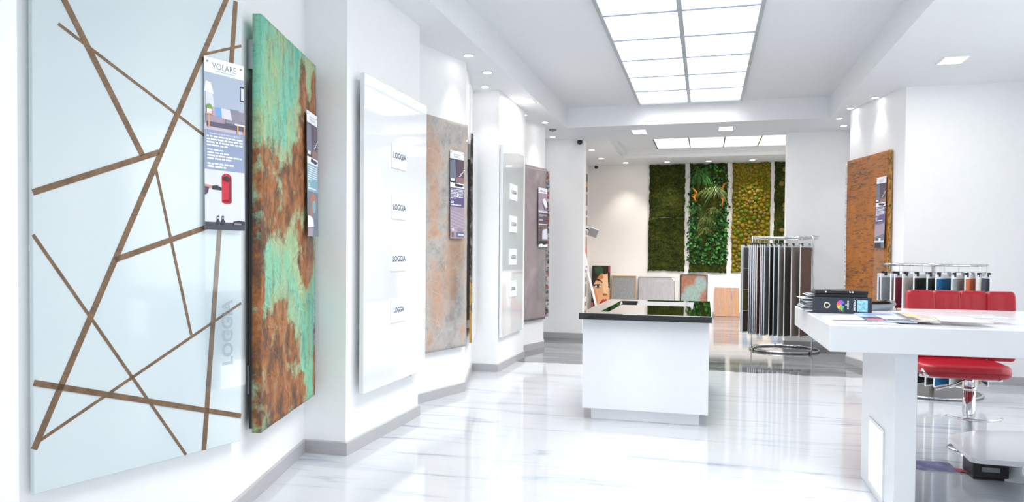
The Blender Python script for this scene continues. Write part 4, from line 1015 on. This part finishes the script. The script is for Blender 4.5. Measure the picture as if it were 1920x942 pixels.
def lichen(x, z, h, w, seed):
    rng = random.Random(seed); mb = MB(); pts = [(x+w*.5*math.sin(i*1.3+seed)*(.4+.6*i/8), -.085-.02*math.sin(i), z+h*i/8) for i in range(9)]
    mb.tube(pts, [.012+.018*(1-abs(i-5)/6) for i in range(9)], 6)
    for i in range(10):
        q = rng.randint(2, 7); p = pts[q]; mb.tube([p, (p[0]+rng.uniform(-.08, .08), p[1]-.03, p[2]+rng.uniform(.03, .1))], [.014, .004], 5)
    obj('lichen_branch', mb, lich, t, True)
lichen(-.30, 2.68, .34, .08, 1); lichen(.33, 2.58, .55, .05, 4)

# ball moss panel
t = thing('ball_moss_panel', 'yellow-green panel covered with cushion moss balls, third on the rear wall', 'moss panel', (1.01, YR, 0))
mossY = moss_mat('olive_moss', [(.35, '#3d3f0e'), (.5, '#666115'), (.65, '#84781f')], 18)
mb = moss_slab(-.42, .42, 1.04, 3.6, 33, .015, .04, (24, 84)); obj('moss_board', mb, mossY, t, True)
ballM = [moss_mat('ball_moss_gold', [(.38, '#5a5010'), (.5, '#8a781c'), (.62, '#ab9534')], 40), moss_mat('ball_moss_green', [(.38, '#38490e'), (.5, '#5a7219'), (.62, '#7b912e')], 40), moss_mat('ball_moss_tan', [(.38, '#5d4f1e'), (.5, '#877337'), (.62, '#a6945c')], 40)]
def ball_mesh(seed, m):
    import bmesh
    bm = bmesh.new(); bmesh.ops.create_icosphere(bm, subdivisions=2, radius=1)
    for v in bm.verts: v.co *= 1+.12*noise.noise(v.co*2.2+Vector((seed, 0, 0)))+.05*noise.noise(v.co*7)
    me = bpy.data.meshes.new('moss_ball'); bm.to_mesh(me); bm.free(); me.materials.append(m)
    me.polygons.foreach_set('use_smooth', [True]*len(me.polygons)); return me
bmesh_data = [ball_mesh(i*3.3, ballM[i % 3]) for i in range(6)]
rng = random.Random(4); placed = []
for tr in range(9000):
    if len(placed) >= 285: break
    x, z = rng.uniform(-.40, .40), rng.uniform(1.08, 3.57); r = rng.choice((.030, .036, .042, .05, .058))*(.85 if z > 3.1 else 1)
    if all((x-a)**2+(z-b)**2 > (r+c)**2*.62 for a, b, c in placed):
        placed.append((x, z, r)); q = rng.random()
        k = 0 if q < .6 else 2 if q < .85 else 1
        o = obj('moss_ball', bmesh_data[k+3*rng.randint(0, 1)], None, t, loc=(x, -.045-r*.25, z)); o.scale = (r, r*.75, r*.9); o.rotation_euler = (0, rng.uniform(0, 6), 0)
t = thing('dotted_moss_panel', 'dark moss panel dotted with a few pale moss balls, cut off by the partition', 'moss panel', (1.95, YR, 0))
mb = moss_slab(-.43, .43, 1.04, 3.6, 55, .02, .05, (26, 84)); obj('moss_board', mb, mossD, t, True)
for x, z, r in [(-.21, 3.43, .06), (-.28, 3.10, .06), (-.20, 2.60, .065), (-.2, 2.50, .055), (-.26, 2.03, .055), (-.15, 2.04, .05), (-.18, 1.9, .06), (.1, 3.2, .06), (.2, 2.5, .06), (.05, 1.8, .06)]:
    o = obj('moss_ball', bmesh_data[2], None, t, loc=(x, -.06, z)); o.scale = (r, r*.7, r)

# ------------------------------------------------------------------ pictures leaning against the rear wall
def leaning(name, label, cat, x0, x1, h, lean, depth, group='pictures leaning on the rear wall', yfoot=None):
    t = thing(name, label, cat, ((x0+x1)/2, YR-.018-h*math.sin(lean)-depth, 0), 0, group); t.rotation_euler = (-lean, 0, 0); return t, x1-x0
def bar_frame(w, h, fw, d, m, t):
    for a, b in (((-w/2, -.006, 0), (w/2, d, fw)), ((-w/2, -.006, h-fw), (w/2, d, h)), ((-w/2, -.006, fw), (-w/2+fw, d, h-fw)), ((w/2-fw, -.006, fw), (w/2, d, h-fw))):
        mb = MB(); mb.bbox(a, b, .002); obj('frame_bar', mb, m, t)
# portrait canvas
t, w = leaning('portrait_canvas', 'tall portrait canvas of a woman with red lips at the far left', 'picture', -2.70, -2.255, 1.165, .10, .05)
h = 1.165
mb = MB(); mb.bbox((-w/2, 0, 0), (w/2, .05, h), .003); obj('canvas', mb, mat('canvas_side', '#8b8f7d', .7), t)
FM = {k: mat('portrait_'+k, v, .45) for k, v in dict(hair='#1a1512', green='#1f4a2c', skin='#dda678', skinl='#ecc39b', skins='#b97b4e', brow='#2d1b14', eye='#e9e4dc', iris='#33251f', lash='#15100e', lip='#c0322b', lipd='#8b1d1c', mouth='#2a0f0e', teeth='#efe7df', rose='#a8405a', cheek='#d98a5c').items()}
FK = list(FM); FI = {k: i for i, k in enumerate(FK)}; mb = MB()
def fp(pts, key, k): mb.flat([((x-.5)*w, z*h) for x, z in pts], k, FI[key])
def fe(x, z, rx, rz, key, k): mb.fell((x-.5)*w, z*h, rx*w, rz*h, k, FI[key], 20)
fp([(0, 0), (1, 0), (1, 1), (0, 1)], 'hair', 1)
fp([(.15, .74), (.10, .60), (.08, .45), (.12, .30), (.22, .16), (.36, .04), (.5, 0), (1, 0), (1, .78), (.9, .84), (.62, .86), (.45, .82), (.3, .80)], 'skin', 2)
fp([(.55, .80), (.85, .82), (.93, .6), (.9, .42), (.7, .40), (.62, .55)], 'skinl', 3)
fp([(.1, .5), (.2, .5), (.34, .36), (.36, .2), (.3, .1), (.2, .2), (.12, .3)], 'cheek', 3)
fp([(0, 1), (.95, 1), (.95, .85), (.72, .82), (.5, .84), (.38, .78), (.2, .66), (.08, .58), (0, .6)], 'hair', 4)
fp([(.12, .96), (.45, 1), (.62, .95), (.6, .85), (.4, .8), (.2, .84)], 'green', 5)
fp([(.62, .86), (.6, .8), (.66, .75), (.58, .72), (.40, .72), (.3, .7), (.22, .8), (.4, .82)], 'skins', 4)
fp([(.88, .84), (1, .84), (1, .56), (.92, .6), (.9, .7)], 'hair', 5)
fp([(.9, 1), (1, 1), (1, .85), (.92, .86)], 'rose', 6)
fp([(.10, .655), (.25, .69), (.45, .675), (.60, .63), (.60, .655), (.44, .71), (.25, .725), (.12, .69)], 'brow', 6)
fp([(.12, .565), (.22, .595), (.40, .60), (.58, .555), (.42, .535), (.28, .535)], 'eye', 6)
fp([(.06, .59), (.22, .605), (.42, .61), (.60, .56), (.42, .59), (.24, .58), (.16, .562)], 'lash', 8); fe(.36, .568, .07, .03, 'iris', 7); fp([(.13, .565), (.27, .53), (.42, .528), (.55, .55), (.42, .538), (.28, .54)], 'lash', 8)
fp([(.9, .57), (1, .60), (1, .53), (.94, .54)], 'lash', 7); fp([(.86, .66), (1, .69), (1, .66)], 'brow', 6)
fp([(.62, .40), (.66, .37), (.78, .36), (.86, .385), (.84, .41), (.76, .42), (.68, .42)], 'skins', 4); fe(.69, .385, .035, .012, 'mouth', 6); fe(.82, .388, .03, .011, 'mouth', 6)
fp([(.46, .21), (.56, .265), (.66, .30), (.74, .29), (.82, .30), (.92, .25), (.94, .2), (.84, .15), (.72, .12), (.6, .13)], 'lip', 6)
fp([(.48, .215), (.62, .235), (.74, .23), (.92, .22), (.82, .185), (.66, .185)], 'mouth', 7); fp([(.62, .225), (.86, .222), (.8, .205), (.66, .205)], 'teeth', 8); fp([(.5, .2), (.66, .18), (.84, .18), (.92, .2), (.8, .165), (.66, .16)], 'lipd', 7)
fp([(0, .22), (.1, .22), (.14, .1), (.1, .02), (0, .04)], 'rose', 5)
obj('painted_face', mb, [FM[k] for k in FK], t)

def felt(name, stops, sc, aniso=(1, 1, 1)):
    g = NG(name); f = g.noise(g.mapping(aniso), sc, 6, .7); g.bump(f, .2, .003); return g.out(g.ramp(f, stops), .7)
t, w = leaning('framed_sample', 'grey felt board in a light wooden frame beside the portrait', 'picture', -2.215, -1.625, .925, .09, .03)
bar_frame(w, .925, .022, .028, mat('oak_frame', '#b58a57', .5), t)
mb = MB(); mb.box((-w/2+.02, .004, .02), (w/2-.02, .02, .905)); obj('felt_board', mb, felt('grey_felt', [(.35, '#7a7d80'), (.65, '#96999b')], 30, (1.6, 1, .7)), t)
t, w = leaning('framed_sample', 'wide plain silver-grey board with thin dark frame on the floor', 'picture', -1.565, -.70, .905, .08, .03)
bar_frame(w, .905, .008, .025, mat('dark_steel_frame', '#44474b', .35, metal=.6), t)
mb = MB(); mb.box((-w/2+.007, .002, .007), (w/2-.007, .02, .898)); obj('silver_board', mb, felt('silver_board', [(.35, '#9d9da0'), (.65, '#adacb0')], 5, (4, 1, .6)), t)
mb = MB(); mb.flat([(w/2-.09, .896), (w/2-.009, .8), (w/2-.009, .896)], 8); obj('peeled_corner', mb, mat('cream_corner', '#e9e2da', .6), t)
t, w = leaning('framed_sample', 'copper and verdigris painted board in a black frame on the floor', 'picture', -.572, .052, .98, .08, .03)
bar_frame(w, .98, .02, .035, mat('black_frame', '#1f1d1e', .4), t)
g = NG('copper_verdigris'); P = g.mapping(); mk = g.blobs(P, [(-.05, .5, .2, .22), (.15, .75, .14, .2), (-.2, .4, .14, .14), (.0, .3, .16, .12)], .12, 5, .3)
cvM = g.out(g.mix(mk, g.ramp(g.noise(P, 14, 7, .7), [(.3, '#7a4a3a'), (.6, '#97664f'), (.8, '#a98a78')]), g.ramp(g.noise(P, 18, 6, .7), [(.3, '#6f8683'), (.7, '#8fa39d')])), .5)
mb = MB(); mb.box((-w/2+.018, .004, .018), (w/2-.018, .025, .962)); obj('painted_board', mb, cvM, t)
def stripe_mat():
    g = NG('striped_rainbow_fabric'); f = g.noise(g.mapping((6, 1, .25)), 2.6, 5, .8); f2 = g.noise(g.mapping((20, 1, 2)), 6, 5, .7)
    c = g.ramp(f, [(.34, '#7d86a0'), (.40, '#b98e9c'), (.45, '#b88668'), (.50, '#ab8d5c'), (.54, '#b07a70'), (.59, '#9a9f9c'), (.65, '#a05a78')])
    return g.out(g.mix(g.math('MULTIPLY', f2, .15), c, '#b59a78'), .8)
strM = stripe_mat()
t, w = leaning('striped_board', 'square board of pink and ochre striped fabric standing on the floor', 'picture', .215, .77, .68, .06, .03)
mb = MB(); mb.bbox((-w/2, 0, 0), (w/2, .022, .68), .003); obj('board', mb, strM, t)
mb = MB(); mb.box((-w/2-.001, -.002, 0), (w/2+.001, .024, .006)); obj('bottom_edge', mb, mat('dark_edge', '#5a4a3c', .6), t)

t, w = leaning('patterned_board', 'low board with blue and sand ikat pattern behind the ring rack', 'picture', .86, 1.75, .72, .06, .03)
g = NG('ikat_pattern'); wv = g.voronoi(g.mapping((9, 1, 5)), 1.); c = g.ramp(g.sep(wv.outputs['Color'])[1], [(.2, '#4f6684'), (.4, '#c8b69d'), (.6, '#d6cbbb'), (.8, '#8c9bb0')]); g.out(c, .8)
mb = MB(); mb.bbox((-w/2, 0, 0), (w/2, .022, .72), .003); obj('board', mb, g.m, t)
mb = MB(); mb.box((-w/2-.001, -.002, .714), (w/2+.001, .024, .722)); obj('top_edge', mb, mat('sand_edge', '#c8b69d', .7), t)

# ------------------------------------------------------------------ sample boards on the rear left wall, leaning strip and lamp
XL = -2.8
cs = [('#6e5f63', 2.94, 3.36, 'topmost dark framed board on the rear left wall'), ('#c79a90', 2.38, 2.88, 'pink board, second down on the rear left wall'), ('#b08a84', 1.90, 2.32, 'dusty rose board, third down on the rear left wall'),
      ('#c48b7d', 1.36, 1.86, 'salmon board with red label, fourth down on the rear left wall'), ('#8d9a96', .78, 1.30, 'grey-green board low on the rear left wall'), ('#6e7f7c', .2, .72, 'lowest dark sage board on the rear left wall')]
for hx, z0, z1, lab in cs:
    t = thing('sample_board', lab, 'sample board', (XL, 16.3, 0), PI/2, 'boards on the rear left wall')
    mb = MB(); mb.bbox((0, -.035, z0), (1.05, -.005, z1), .004); obj('board', mb, felt('sb'+hx, [(.3, hx), (.7, '#b5aaa6')], 4), t)
    mb = MB(); mb.box((.5, -.037, z0+.1), (1.0, -.035, z0+.22)); obj('label_strip', mb, mat('yellow_label', '#e2b32c', .5) if z0 > 2.9 else mat('red_label', '#d8503f', .5) if 1.3 < z0 < 1.5 else paper, t)
    mb = MB(); mb.box((.2, -.005, z0+.1), (.8, 0, z0+.14)); obj('wall_rail', mb, steel, t)
t = thing('leaning_easel', 'white wooden easel leg slanting in front of the portrait', 'easel', (-2.29, 15.6, 0))
def slat(a, b, w_, d_):
    a, b = Vector(a), Vector(b); dr = (b-a).normalized(); sx = Vector((0, 1, 0)).cross(dr).normalized()*w_/2; sy = Vector((0, d_/2, 0))
    mb = MB(); vs = [p+u+v_ for p in (a, b) for u, v_ in ((-sx, -sy), (sx, -sy), (sx, sy), (-sx, sy))]
    return mb.add(vs, [(3, 2, 1, 0), (4, 5, 6, 7), (0, 1, 5, 4), (1, 2, 6, 5), (2, 3, 7, 6), (3, 0, 4, 7)])
obj('front_leg', slat((.09, 0, 0), (-.215, 0, 1.22), .045, .02), whiteP, t)
obj('upper_leg', slat((-.19, -.02, 1.1), (-.33, -.02, 1.75), .075, .02), whiteP, t)
obj('back_leg', slat((-.35, .55, 0), (-.3, .0, 1.6), .04, .02), whiteP, t)
mb = MB(); mb.tube([(-.2, -.05, 1.16), (-.2, .03, 1.16)], .018, 10); obj('hinge_bolt', mb, steel, t)
t = thing('clip_lamp', 'grey square clip-on lamp head jutting from the rear left wall', 'lamp', (-2.755, 16.9, 1.95))
mb = MB(); mb.tube([(0, 0, .1), (.08, 0, .08), (.12, 0, .02)], .012, 8); obj('arm', mb, blackP, t, True)
M_ = Matrix.Translation((.2, 0, 0)) @ Matrix.Rotation(.35, 4, 'Y')
mb = MB(); mb.bbox((-.11, -.02, -.1), (.11, .02, .1), .008, M=M_); obj('head', mb, steel, t)
mb = MB(); mb.bbox((-.09, -.024, -.08), (.09, -.019, .08), .003, M=M_); obj('diffuser', mb, greyP, t)
